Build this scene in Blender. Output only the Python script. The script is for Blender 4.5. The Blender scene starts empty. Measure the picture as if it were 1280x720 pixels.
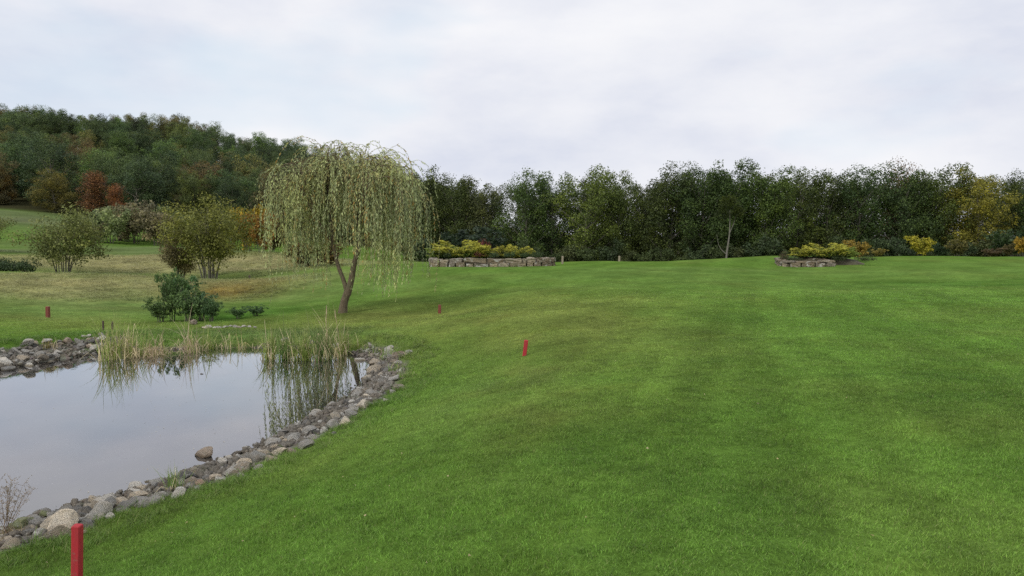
import bpy, math, random
import numpy as np

random.seed(7)
RNG = np.random.default_rng(11)
SC = bpy.context.scene
COL = SC.collection
R = math.radians

# ------------------------------------------------------------------ camera model
F_PX, EYE, PITCH = 967.0, 3.4, math.atan(72 / 967.0)


def ray(px, py):
    u, v = (px - 640) / F_PX, (360 - py) / F_PX
    return np.array([u, math.cos(PITCH) + v * math.sin(PITCH), v * math.cos(PITCH) - math.sin(PITCH)])


def at(px, py, Y):
    d = ray(px, py)
    return np.array([0, 0, EYE]) + d * (Y / d[1])


def ax(px, Y):
    return (px - 640) / F_PX * Y


# ------------------------------------------------------------------ noise
def _h(ix, iy, seed):
    n = (ix.astype(np.int64) * 374761393 + iy.astype(np.int64) * 668265263 + seed * 1442695041) & 0x7fffffff
    n = ((n ^ (n >> 13)) * 1274126177) & 0x7fffffff
    return ((n ^ (n >> 16)) & 0xffff) / 65535.0


def vnoise(x, y, seed=0):
    x = np.asarray(x, float); y = np.asarray(y, float)
    ix, iy = np.floor(x), np.floor(y)
    fx, fy = x - ix, y - iy
    fx, fy = fx * fx * (3 - 2 * fx), fy * fy * (3 - 2 * fy)
    a, b = _h(ix, iy, seed), _h(ix + 1, iy, seed)
    c, d = _h(ix, iy + 1, seed), _h(ix + 1, iy + 1, seed)
    return (a * (1 - fx) + b * fx) * (1 - fy) + (c * (1 - fx) + d * fx) * fy - 0.5


def fbm(x, y, seed=0, oct=4):
    s, a = 0, 1.0
    for k in range(oct):
        s = s + a * vnoise(np.asarray(x) * 2 ** k, np.asarray(y) * 2 ** k, seed + k * 7)
        a *= 0.5
    return s


def sstep(a, b, x):
    t = np.clip((x - a) / (b - a), 0, 1)
    return t * t * (3 - 2 * t)


# ------------------------------------------------------------------ terrain
CP = []
for px, py, Y in [
    (640, 720, 3.65), (1280, 720, 3.5), (960, 600, 5.5), (1280, 560, 6.0), (640, 600, 5.6), (960, 450, 11), (1280, 450, 10.5),
    (1280, 400, 16.5), (1100, 370, 25), (1280, 370, 25), (1280, 345, 38), (1150, 350, 36), (900, 400, 18), (900, 365, 29),
    (640, 520, 8.4), (655, 444, 15), (640, 400, 20.5), (640, 370, 29), (640, 345, 41), (620, 333, 49.5),
    (400, 720, 4.2), (200, 720, 5.2), (0, 722, 6.6), (400, 620, 6.9), (480, 560, 8.7), (560, 480, 13), (300, 650, 7), (570, 430, 19.5),
    (60, 397, 28.4), (200, 405, 27.3), (300, 421, 22.9), (380, 419, 23.3), (100, 411, 24.4), (0, 425, 20.5), (430, 391, 29.6), (500, 400, 26.3),
    (549, 393, 27.8), (560, 360, 38), (480, 345, 45), (400, 338, 55), (300, 347, 58), (265, 356, 56), (181, 352, 52), (80, 340, 58),
    (0, 342, 48), (150, 345, 48), (0, 368, 36), (300, 378, 38), (350, 372, 40), (220, 397, 29.7), (290, 408, 26.2),
    (0, 323, 75), (200, 319, 85), (0, 306, 95), (200, 309, 100), (330, 318, 80), (330, 312, 105), (450, 326, 88), (520, 327, 80),
    (0, 264, 140), (-100, 258, 150), (60, 275, 138), (130, 292, 130), (200, 286, 155), (300, 297, 150), (400, 307, 140),
    (760, 327, 65), (700, 330, 59), (830, 328.5, 63), (930, 323.5, 63), (975, 320.5, 60), (1050, 320, 61), (1110, 320.5, 68), (1280, 322, 74),
    (985, 333, 48), (1080, 329, 51), (900, 334, 48), (1180, 331, 48), (1030, 322, 54), (690, 333, 49.5), (550, 333, 49.5)]:
    p = at(px, py, Y); CP.append(tuple(p))
for px, Y, h in [(0, 200, 17), (0, 240, 28), (0, 275, 40), (0, 320, 42), (200, 200, 16), (200, 240, 26), (200, 275, 37), (200, 320, 38),
                 (370, 200, 11), (370, 275, 27), (370, 320, 29), (520, 180, 3), (520, 275, 14), (-200, 200, 18), (-200, 275, 42),
                 (-200, 320, 40), (650, 180, -1), (650, 275, 4), (640, 320, 5), (560, 120, -2.0), (700, 85, -1.6), (800, 85, -1.9), (950, 85, -1.2), (1150, 92, -1.0),
                 (800, 120, -2.3), (1000, 120, -1.9), (1280, 120, -1.5), (1500, 130, -1), (800, 150, -2.5), (1280, 150, -2),
                 (1600, 300, 0), (900, 300, -1), (0, 800, 20), (640, 800, 0), (1280, 800, 0), (-1200, 300, 20), (1700, 40, -1.0), (2000, 80, 0)]:
    CP.append((ax(px, Y), Y, EYE + h - .033 * min(Y, 330)))
for x, y, d in [(0, 0, 1.6), (2.2, 1, 1.55), (-2.6, 1.5, 2.35), (5, -5, 1.5), (-6, 0, 2.75), (-10, 2, 2.8), (-5, -10, 2.6), (30, -20, 1.2), (-30, -20, 2.4), (-30, 15, 2.2), (20, 8, 1.4), (-60, 40, 1.5)]:
    CP.append((x, y, EYE - d))
CP = np.array(CP)


def _solve(P, c=2.5, smooth=0.002):
    n = len(P)
    d = np.hypot(P[:, None, 0] - P[None, :, 0], P[:, None, 1] - P[None, :, 1])
    A = np.zeros((n + 3, n + 3))
    A[:n, :n] = np.sqrt(d * d + c * c) - smooth * 50 * np.eye(n)
    A[:n, n] = A[n, :n] = 1
    A[:n, n + 1] = A[n + 1, :n] = P[:, 0]
    A[:n, n + 2] = A[n + 2, :n] = P[:, 1]
    return np.linalg.solve(A, np.concatenate([P[:, 2], [0, 0, 0]]))


W_ = _solve(CP)


def base_h(x, y):
    x = np.atleast_1d(np.asarray(x, float)); y = np.atleast_1d(np.asarray(y, float))
    out = np.empty(x.shape)
    xf, yf, of = x.ravel(), y.ravel(), np.empty(x.size)
    for i in range(0, xf.size, 40000):
        a, b = xf[i:i + 40000], yf[i:i + 40000]
        d = np.sqrt((a[:, None] - CP[None, :, 0]) ** 2 + (b[:, None] - CP[None, :, 1]) ** 2 + 6.25)
        of[i:i + 40000] = d @ W_[:-3] + W_[-3] + W_[-2] * a + W_[-1] * b
    return of.reshape(x.shape)


def wpx(px, py, z=0.0):
    d = ray(px, py); t = (z - EYE) / d[2]
    return (d[0] * t, d[1] * t)


SHORE = [wpx(*q) for q in [(-40, 682), (30, 653), (100, 631), (180, 611), (240, 590), (290, 571), (345, 549), (400, 517), (440, 494), (464, 471), (469, 457),
                           (455, 447), (425, 440), (370, 435), (300, 434), (240, 436), (190, 438), (150, 438), (125, 440), (100, 446), (60, 451), (30, 457), (0, 464)]]
SHORE += [(-17.0, 17.0), (-22.0, 15.0), (-24.0, 11.0), (-20.0, 7.4), (-12.0, 6.6), (-8.6, 7.0)]


def _smooth(P, n=2):
    for _ in range(n):
        Q = []
        for i in range(len(P)):
            a, b = np.array(P[i]), np.array(P[(i + 1) % len(P)])
            Q += [tuple(a * .75 + b * .25), tuple(a * .25 + b * .75)]
        P = Q
    return P


SHORE = np.array(_smooth(SHORE))


def shore_sd(x, y):
    """signed distance to the shoreline: > 0 on land, < 0 in the water"""
    x = np.atleast_1d(np.asarray(x, float)).ravel(); y = np.atleast_1d(np.asarray(y, float)).ravel()
    out = np.full(x.shape, 99.0)
    m = (x > -34) & (x < 8) & (y > -4) & (y < 36)
    px, py = x[m], y[m]
    best = np.full(px.shape, 1e9); ins = np.zeros(px.shape, bool)
    n = len(SHORE)
    for i in range(n):
        a, b = SHORE[i], SHORE[(i + 1) % n]
        e = b - a
        t = np.clip(((px - a[0]) * e[0] + (py - a[1]) * e[1]) / (e @ e), 0, 1)
        best = np.minimum(best, np.hypot(px - a[0] - t * e[0], py - a[1] - t * e[1]))
        c = ((a[1] > py) != (b[1] > py))
        with np.errstate(divide='ignore', invalid='ignore'):
            xi = (b[0] - a[0]) * (py - a[1]) / (b[1] - a[1]) + a[0]
        ins ^= c & (px < xi)
    out[m] = np.where(ins, -best, best)
    return out


def height(x, y):
    x = np.atleast_1d(np.asarray(x, float)).ravel(); y = np.atleast_1d(np.asarray(y, float)).ravel()
    z = base_h(x, y)
    z = z + 0.05 * fbm(x / 2.2, y / 2.2, 3, 3) * sstep(2, 8, np.hypot(x, y))
    z = z + 0.5 * fbm(x / 13, y / 13, 5, 3) * sstep(34, 55, y) * sstep(-8, -20, x) * sstep(160, 120, y)
    z = z + 0.22 * fbm(x / 9, y / 14, 8, 2) * sstep(14, 30, y) * sstep(2, 10, x) * sstep(80, 60, y)
    s = shore_sd(x, y)
    nb = sstep(19.5, 16, y) * sstep(-10.5, -9, x)
    bank = 0.02 + (0.28 - .11 * nb) * np.clip(s, 0, 3) + 0.05 * fbm(x / .6, y / .6, 9, 2)
    w = sstep(0.3 + .9 * nb, 1.8 + 1.3 * nb, s)
    zl = bank * (1 - w) + np.where(s < 6, np.maximum(z, 0.12), z) * w
    zw = -0.04 - 0.75 * (1 - np.exp(-np.clip(-s, 0, 99) / 3.0)) + 0.05 * fbm(x / .7, y / .7, 12, 3)
    return np.where(s > 0, zl, zw)


def hz(x, y):
    return float(height([x], [y])[0])


_YS = np.geomspace(2.5, 330, 2500)


def hit(px, py):
    d = ray(px, py)
    t = _YS / d[1]
    zt = height(d[0] * t, _YS)
    zr = EYE + d[2] * t
    k = np.nonzero(zr < np.maximum(zt, 0.0))[0]
    i = k[0] if len(k) else len(_YS) - 1
    return float(d[0] * t[i]), float(_YS[i]), float(max(zt[i], -0.1))


# ------------------------------------------------------------------ mesh + object helpers
def mesh_np(name, V, quads=None, tris=None, attrs=None, smooth=False):
    V = np.asarray(V, np.float32)
    me = bpy.data.meshes.new(name)
    parts, tot = [], []
    if quads is not None and len(quads):
        parts.append(np.asarray(quads, np.int32).ravel()); tot.append(np.full(len(quads), 4, np.int32))
    if tris is not None and len(tris):
        parts.append(np.asarray(tris, np.int32).ravel()); tot.append(np.full(len(tris), 3, np.int32))
    L = np.concatenate(parts); T = np.concatenate(tot)
    me.vertices.add(len(V)); me.vertices.foreach_set('co', V.ravel())
    me.loops.add(len(L)); me.loops.foreach_set('vertex_index', L)
    me.polygons.add(len(T)); me.polygons.foreach_set('loop_start', np.concatenate([[0], np.cumsum(T)[:-1]]).astype(np.int32))
    if smooth:
        me.polygons.foreach_set('use_smooth', np.ones(len(T), bool))
    me.update(calc_edges=True)
    for k, (dom, typ, arr) in (attrs or {}).items():
        a = me.attributes.new(k, typ, dom)
        a.data.foreach_set('color' if 'COLOR' in typ else 'value', np.asarray(arr, np.float32).ravel())
    return me


def link(name, me, mat, parent=None, loc=(0, 0, 0)):
    o = bpy.data.objects.new(name, me)
    COL.objects.link(o); o.location = loc
    if mat is not None:
        me.materials.clear(); me.materials.append(mat)
    if parent:
        o.parent = parent
    return o


def tag(o, label=None, cat=None, group=None, kind=None):
    if label: o['label'] = label
    if cat: o['category'] = cat
    if group: o['group'] = group
    if kind: o['kind'] = kind
    return o


def empty(name, loc=(0, 0, 0), rz=0.0):
    o = bpy.data.objects.new(name, None); COL.objects.link(o)
    o.location = loc; o.rotation_euler = (0, 0, rz); o.empty_display_size = .2
    return o


def copy_tree(root):
    r = root.copy(); COL.objects.link(r)
    for k in ('label', 'group'):
        if k in r: del r[k]
    for ch in list(root.children):
        c = ch.copy(); COL.objects.link(c); c.parent = r
        for g in ch.children:
            d = g.copy(); COL.objects.link(d); d.parent = c
    return r


class Tubes:
    """tapered round tubes along polylines collected into one mesh"""
    def __init__(s): s.V, s.Q, s.n = [], [], 0

    def add(s, pts, rad, sides=6):
        pts = np.asarray(pts, float); rad = np.asarray(rad, float)
        k = len(pts)
        t = np.gradient(pts, axis=0); t /= np.linalg.norm(t, axis=1)[:, None] + 1e-9
        ref = np.where(np.abs(t[:, 2:3]) > .9, np.array([[1., 0, 0]]), np.array([[0, 0, 1.]]))
        a = np.cross(t, ref); a /= np.linalg.norm(a, axis=1)[:, None] + 1e-9
        b = np.cross(t, a)
        th = np.linspace(0, 2 * np.pi, sides, endpoint=False)
        ring = pts[:, None] + rad[:, None, None] * (a[:, None] * np.cos(th)[None, :, None] + b[:, None] * np.sin(th)[None, :, None])
        s.V.append(ring.reshape(-1, 3))
        i = np.arange(k - 1)[:, None] * sides; j = np.arange(sides)[None]; j2 = (j + 1) % sides
        q = np.stack([i + j, i + j2, i + sides + j2, i + sides + j], -1).reshape(-1, 4) + s.n
        s.Q.append(q); s.n += k * sides
        return s

    def mesh(s, name, smooth=True):
        return mesh_np(name, np.concatenate(s.V), np.concatenate(s.Q), smooth=smooth)


def spline(P, n=12):
    P = np.asarray(P, float)
    t = np.linspace(0, len(P) - 1, n)
    Q = np.vstack([2 * P[0] - P[1], P, 2 * P[-1] - P[-2]])
    i = np.minimum(t.astype(int), len(P) - 2); f = (t - i)[:, None]
    a, b, c, d = Q[i], Q[i + 1], Q[i + 2], Q[i + 3]
    return 0.5 * (2 * b + (c - a) * f + (2 * a - 5 * b + 4 * c - d) * f ** 2 + (3 * b - a - 3 * c + d) * f ** 3)


def unit(v):
    return v / (np.linalg.norm(v, axis=-1, keepdims=True) + 1e-9)


def leaf_quads(C, D, L, Wd, rng, bend=.15, Nr=None):
    """one irregular leaf face at each centre C, long axis D, length L, width Wd; returns V, Q"""
    n = len(C)
    D = unit(C * 0 + 1 if D is None else D)
    r = unit(rng.normal(size=(n, 3)))
    if Nr is not None:
        nr = unit(Nr + rng.normal(size=(n, 3)) * .45)
        D = unit(np.cross(nr, r)); r = nr
        S = np.cross(D, nr); N = nr
    else:
        S = unit(np.cross(D, r)); N = np.cross(S, D)
    L = np.asarray(L).reshape(-1, 1) * np.ones((n, 1)); Wd = np.asarray(Wd).reshape(-1, 1) * np.ones((n, 1))
    k = rng.uniform(.25, .7, (n, 1))
    a = C - D * L * .5
    b = C + S * Wd * .5 * rng.uniform(.7, 1.2, (n, 1)) - D * L * (.5 - k) + N * L * bend * rng.normal(size=(n, 1))
    c = C + D * L * .5
    d = C - S * Wd * .5 * rng.uniform(.7, 1.2, (n, 1)) + D * L * (k - .5) + N * L * bend * rng.normal(size=(n, 1))
    V = np.stack([a, b, c, d], 1).reshape(-1, 3)
    return V, np.arange(4 * n).reshape(-1, 4)


# ------------------------------------------------------------------ materials
def new_mat(name):
    m = bpy.data.materials.new(name); m.use_nodes = True
    nt = m.node_tree; nt.nodes.clear()
    out = nt.nodes.new('ShaderNodeOutputMaterial')
    return m, nt, out


class NB:
    def __init__(s, nt): s.nt = nt

    def n(s, t, **kw):
        nd = s.nt.nodes.new(t)
        for k, v in kw.items():
            setattr(nd, k, v)
        return nd

    def l(s, a, b): s.nt.links.new(a, b)

    def noise(s, scale, detail=3, vec=None, rough=.55, dim='3D'):
        nd = s.n('ShaderNodeTexNoise', noise_dimensions=dim)
        nd.inputs['Scale'].default_value = scale; nd.inputs['Detail'].default_value = detail; nd.inputs['Roughness'].default_value = rough
        if vec is not None: s.l(vec, nd.inputs['Vector'])
        return nd.outputs['Fac']

    def math(s, op, a, b=None, clamp=False):
        nd = s.n('ShaderNodeMath', operation=op, use_clamp=clamp)
        for i, v in enumerate((a, b)):
            if v is None: continue
            if isinstance(v, (int, float)): nd.inputs[i].default_value = v
            else: s.l(v, nd.inputs[i])
        return nd.outputs[0]

    def mapr(s, v, a, b, c, d):
        nd = s.n('ShaderNodeMapRange')
        s.l(v, nd.inputs[0])
        for i, q in enumerate((a, b, c, d)): nd.inputs[i + 1].default_value = q
        return nd.outputs[0]

    def mix(s, f, a, b, blend='MIX'):
        nd = s.n('ShaderNodeMix', data_type='RGBA', blend_type=blend)
        for sock, v in ((nd.inputs[0], f), (nd.inputs[6], a), (nd.inputs[7], b)):
            if isinstance(v, (int, float)): sock.default_value = v
            elif isinstance(v, tuple): sock.default_value = (*v, 1) if len(v) == 3 else v
            else: s.l(v, sock)
        return nd.outputs[2]

    def bump(s, h, strength, dist):
        nd = s.n('ShaderNodeBump'); nd.inputs['Strength'].default_value = strength; nd.inputs['Distance'].default_value = dist
        s.l(h, nd.inputs['Height'])
        return nd.outputs[0]


def leaf_mat(name, hue2=(1.25, 1.1, .6), transl=.3, var=.55, accent=None):
    """leaf colour = the object's colour x a per-leaf tint; some leaves shift toward hue2"""
    m, nt, out = new_mat(name); b = NB(nt)
    oi = b.n('ShaderNodeObjectInfo')
    at_ = b.n('ShaderNodeAttribute', attribute_name='tint')
    tc = b.n('ShaderNodeTexCoord')
    f = b.mapr(at_.outputs['Fac'], 0, 1, 1 - var, 1 + var)
    big = b.noise(.35, 2, tc.outputs['Object'])
    f = b.math('MULTIPLY', f, b.mapr(big, .3, .7, .8, 1.2))
    comb = b.n('ShaderNodeCombineColor')
    for i in range(3): b.l(f, comb.inputs[i])
    c = b.mix(1.0, oi.outputs['Color'], comb.outputs[0], 'MULTIPLY')
    c2 = b.mix(1.0, c, hue2, 'MULTIPLY')
    h = b.math('ADD', b.math('MULTIPLY', at_.outputs['Fac'], .5), b.mapr(big, .35, .65, -.2, .6), True)
    c = b.mix(h, c, c2)
    if accent:
        a2 = b.n('ShaderNodeAttribute', attribute_name='accent')
        c = b.mix(a2.outputs['Fac'], c, accent)
    pr = b.n('ShaderNodeBsdfPrincipled'); pr.inputs['Roughness'].default_value = .55; pr.inputs['Specular IOR Level'].default_value = .25
    tr = b.n('ShaderNodeBsdfTranslucent')
    b.l(c, pr.inputs['Base Color']); b.l(c, tr.inputs[0])
    mx = b.n('ShaderNodeMixShader'); mx.inputs[0].default_value = transl
    b.l(pr.outputs[0], mx.inputs[1]); b.l(tr.outputs[0], mx.inputs[2]); b.l(mx.outputs[0], out.inputs[0])
    return m


def bark_mat(name, c1, c2, scale=6, bump=.02):
    m, nt, out = new_mat(name); b = NB(nt)
    tc = b.n('ShaderNodeTexCoord'); mp = b.n('ShaderNodeMapping'); mp.inputs['Scale'].default_value = (1, 1, .22)
    b.l(tc.outputs['Object'], mp.inputs[0])
    nz = b.noise(scale * 2.5, 5, mp.outputs[0], .65)
    nz2 = b.noise(scale * .5, 2, tc.outputs['Object'])
    c = b.mix(b.mapr(nz, .35, .65, 0, 1), c1, c2)
    c = b.mix(b.mapr(nz2, .5, .7, 0, .5), c, (.09, .11, .05))
    pr = b.n('ShaderNodeBsdfPrincipled'); pr.inputs['Roughness'].default_value = .85
    b.l(c, pr.inputs['Base Color']); b.l(b.bump(nz, .8, bump), pr.inputs['Normal']); b.l(pr.outputs[0], out.inputs[0])
    return m


def stone_mat():
    m, nt, out = new_mat('pond_stone'); b = NB(nt)
    oi = b.n('ShaderNodeObjectInfo'); tc = b.n('ShaderNodeTexCoord')
    ad = b.n('ShaderNodeVectorMath', operation='ADD')
    sc = b.math('MULTIPLY', oi.outputs['Random'], 50.0)
    cx = b.n('ShaderNodeCombineXYZ'); b.l(sc, cx.inputs[0]); b.l(sc, cx.inputs[1])
    b.l(tc.outputs['Object'], ad.inputs[0]); b.l(cx.outputs[0], ad.inputs[1])
    v = ad.outputs[0]
    n1 = b.noise(1.6, 4, v); n2 = b.noise(9, 5, v, .7); n3 = b.noise(3.2, 4, v, .7); n4 = b.noise(30, 3, v)
    c = oi.outputs['Color']
    c = b.mix(b.mapr(n1, .35, .65, 0, .6), c, b.mix(1.0, c, (1.25, 1.12, .95), 'MULTIPLY'))
    c = b.mix(b.mapr(n2, .45, .62, 0, .6), c, b.mix(1.0, c, (.42, .42, .42), 'MULTIPLY'))
    c = b.mix(b.mapr(n3, .56, .63, 0, .8), c, (.50, .49, .45))       # pale lichen
    c = b.mix(b.mapr(b.noise(2.1, 4, v, .7), .6, .72, 0, .7), c, (.07, .085, .03))     # moss
    c = b.mix(b.mapr(n4, .62, .7, 0, .5), c, (.06, .055, .05))
    ge = b.n('ShaderNodeNewGeometry'); sp = b.n('ShaderNodeSeparateXYZ'); b.l(ge.outputs['Position'], sp.inputs[0])
    wet = b.mapr(sp.outputs[2], .015, .06, 1, 0)                       # wet band at the waterline
    c = b.mix(wet, c, b.mix(1.0, c, (.42, .38, .3), 'MULTIPLY'))
    pr = b.n('ShaderNodeBsdfPrincipled')
    b.l(b.mapr(wet, 0, 1, .85, .35), pr.inputs['Roughness'])
    b.l(c, pr.inputs['Base Color'])
    hh = b.math('ADD', b.math('MULTIPLY', n2, .7), b.math('MULTIPLY', n4, .3))
    b.l(b.bump(hh, 1.0, .12), pr.inputs['Normal']); b.l(pr.outputs[0], out.inputs[0])
    return m


def ground_mat():
    m, nt, out = new_mat('ground_turf'); b = NB(nt)
    ca = b.n('ShaderNodeAttribute', attribute_name='col')
    wa = b.n('ShaderNodeAttribute', attribute_name='soil')
    ge = b.n('ShaderNodeNewGeometry'); P = ge.outputs['Position']
    n1 = b.noise(3.0, 6, P, .68); n2 = b.noise(16, 5, P, .75); n3 = b.noise(.9, 3, P)
    mp = b.n('ShaderNodeMapping'); mp.inputs['Scale'].default_value = (1, .55, 1); b.l(P, mp.inputs[0])
    n5 = b.noise(42, 4, mp.outputs[0], .8)
    c = ca.outputs['Color']
    f = b.math('MULTIPLY', b.mapr(n1, .3, .7, .72, 1.28), b.mapr(n2, .25, .75, .7, 1.3))
    f = b.math('MULTIPLY', f, b.mapr(n5, .25, .75, .62, 1.4))
    cc = b.n('ShaderNodeCombineColor')
    for i in range(3): b.l(f, cc.inputs[i])
    g = b.mix(1.0, c, cc.outputs[0], 'MULTIPLY')
    g = b.mix(b.mapr(n3, .5, .75, 0, .35), g, b.mix(1.0, g, (1.35, 1.1, .9), 'MULTIPLY'))
    # soil / pond bed
    vo = b.n('ShaderNodeTexVoronoi'); vo.inputs['Scale'].default_value = 5.5; b.l(P, vo.inputs['Vector'])
    vs = b.mix(1.0, (.36, .33, .26), b.mix(.5, vo.outputs['Color'], (.7, .7, .7)), 'MULTIPLY')
    hsv = b.n('ShaderNodeHueSaturation'); hsv.inputs['Saturation'].default_value = .35; b.l(vs, hsv.inputs['Color'])
    bed = b.mix(b.mapr(n1, .35, .65, .3, .95), hsv.outputs[0], (.13, .115, .08))
    sz_ = b.n('ShaderNodeSeparateXYZ'); b.l(P, sz_.inputs[0])
    bed = b.mix(b.mapr(sz_.outputs[2], -.70, -.32, 1, 0), bed, (.045, .042, .033))      # dark mud in the deeper middle
    c = b.mix(wa.outputs['Fac'], g, bed)
    pr = b.n('ShaderNodeBsdfPrincipled'); pr.inputs['Roughness'].default_value = .9; pr.inputs['Specular IOR Level'].default_value = .0
    b.l(c, pr.inputs['Base Color'])
    hh = b.math('ADD', b.math('MULTIPLY', n2, .5), b.math('MULTIPLY', n5, .5))
    b.l(b.bump(hh, .8, .05), pr.inputs['Normal']); b.l(pr.outputs[0], out.inputs[0])
    return m


def blade_mat(name, instancer=True, transl=.35):
    m, nt, out = new_mat(name); b = NB(nt)
    a = b.n('ShaderNodeAttribute', attribute_name='col')
    if instancer: a.attribute_type = 'INSTANCER'
    t = b.n('ShaderNodeAttribute', attribute_name='tint')
    f = b.mapr(t.outputs['Fac'], 0, 1, .42, 1.75)
    cc = b.n('ShaderNodeCombineColor')
    for i in range(3): b.l(f, cc.inputs[i])
    c = b.mix(1.0, a.outputs['Color'], cc.outputs[0], 'MULTIPLY')
    if instancer:
        dry = b.mapr(t.outputs['Fac'], .93, .97, 0, .7)
        c = b.mix(dry, c, (.34, .31, .15))
    pr = b.n('ShaderNodeBsdfPrincipled'); pr.inputs['Roughness'].default_value = .5; pr.inputs['Specular IOR Level'].default_value = .3
    tr = b.n('ShaderNodeBsdfTranslucent'); b.l(c, pr.inputs['Base Color']); b.l(c, tr.inputs[0])
    mx = b.n('ShaderNodeMixShader'); mx.inputs[0].default_value = transl
    b.l(pr.outputs[0], mx.inputs[1]); b.l(tr.outputs[0], mx.inputs[2]); b.l(mx.outputs[0], out.inputs[0])
    return m


def water_mat():
    m, nt, out = new_mat('pond_water'); b = NB(nt)
    ge = b.n('ShaderNodeNewGeometry'); P = ge.outputs['Position']
    mp = b.n('ShaderNodeMapping'); mp.inputs['Scale'].default_value = (1, .5, 1); b.l(P, mp.inputs[0])
    h = b.math('ADD', b.math('MULTIPLY', b.noise(7, 3, mp.outputs[0]), .5), b.math('MULTIPLY', b.noise(1.2, 2, mp.outputs[0]), 1.0))
    bp = b.bump(h, .02, .03)
    fr = b.n('ShaderNodeFresnel'); fr.inputs[0].default_value = 1.95; b.l(bp, fr.inputs['Normal'])
    gl = b.n('ShaderNodeBsdfGlossy'); gl.inputs['Roughness'].default_value = .015; gl.inputs['Color'].default_value = (.97, .97, 1, 1); b.l(bp, gl.inputs['Normal'])
    tp = b.n('ShaderNodeBsdfTransparent'); tp.inputs[0].default_value = (.80, .80, .72, 1)
    # fine silt and pollen hanging in and on the water
    df = b.n('ShaderNodeBsdfDiffuse'); df.inputs[0].default_value = (.44, .44, .45, 1)
    spk = b.mapr(b.noise(22, 3, P, .8), .66, .70, 0, .5)
    ml = b.math('ADD', spk, b.mapr(b.noise(.9, 3, P), .3, .7, .01, .06), True)
    m0 = b.n('ShaderNodeMixShader'); b.l(ml, m0.inputs[0]); b.l(tp.outputs[0], m0.inputs[1]); b.l(df.outputs[0], m0.inputs[2])
    m1 = b.n('ShaderNodeMixShader'); b.l(b.math('MULTIPLY', fr.outputs[0], 1.35, True), m1.inputs[0]); b.l(m0.outputs[0], m1.inputs[1]); b.l(gl.outputs[0], m1.inputs[2])
    b.l(m1.outputs[0], out.inputs[0])
    return m


def paint_mat(name, col, col2, scale=14):
    m, nt, out = new_mat(name); b = NB(nt)
    tc = b.n('ShaderNodeTexCoord'); mp = b.n('ShaderNodeMapping'); mp.inputs['Scale'].default_value = (1, 1, .15); b.l(tc.outputs['Object'], mp.inputs[0])
    nz = b.noise(scale * 3, 5, mp.outputs[0], .7); n2 = b.noise(scale, 3, tc.outputs['Object'])
    c = b.mix(b.mapr(nz, .45, .65, 0, .8), col, col2)
    c = b.mix(b.mapr(n2, .60, .68, 0, .65), c, (.20, .13, .09))
    pr = b.n('ShaderNodeBsdfPrincipled'); pr.inputs['Roughness'].default_value = .75
    b.l(c, pr.inputs['Base Color']); b.l(b.bump(nz, .9, .006), pr.inputs['Normal']); b.l(pr.outputs[0], out.inputs[0])
    return m


M_LEAF = leaf_mat('forest_leaf')
M_BUSH = leaf_mat('shrub_leaf', (1.15, 1.05, .8), .3, .45)
M_WILLOW = leaf_mat('willow_leaf', (1.1, 1.02, .8), .35, .4, accent=(.46, .28, .07))
M_BARK = bark_mat('grey_bark', (.08, .07, .055), (.19, .17, .14))
M_WBARK = bark_mat('willow_bark', (.075, .055, .032), (.17, .13, .08), 9, .03)
M_PALE = bark_mat('pale_bark', (.12, .11, .09), (.20, .185, .155), 5)
M_STONE = stone_mat()
M_GROUND = ground_mat()
M_BLADE = blade_mat('lawn_blade')
M_REED = blade_mat('reed_leaf', False)
M_WATER = water_mat()
M_RED = paint_mat('red_stake_paint', (.42, .02, .03), (.34, .03, .035))
M_DULLRED = paint_mat('weathered_red_paint', (.20, .04, .028), (.14, .06, .04))
M_DARK = paint_mat('dark_weathered_wood', (.07, .045, .035), (.10, .075, .06))
M_WOOD = paint_mat('grey_wood', (.30, .25, .18), (.22, .19, .15))

# ------------------------------------------------------------------ ground colours (turf colours, with the shade of lawn dips painted in, in world metres)
GREEN, DARKG = np.array([.096, .178, .030]), np.array([.068, .145, .024])
LIME, STRAW = np.array([.130, .205, .055]), np.array([.28, .265, .125])
OLIVE, RUST = np.array([.16, .185, .05]), np.array([.26, .17, .05])


def _sp(px, py, rx, ry, c, w):
    x, y, z = hit(px, py)
    return (x, y, rx, ry, c, w)


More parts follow.
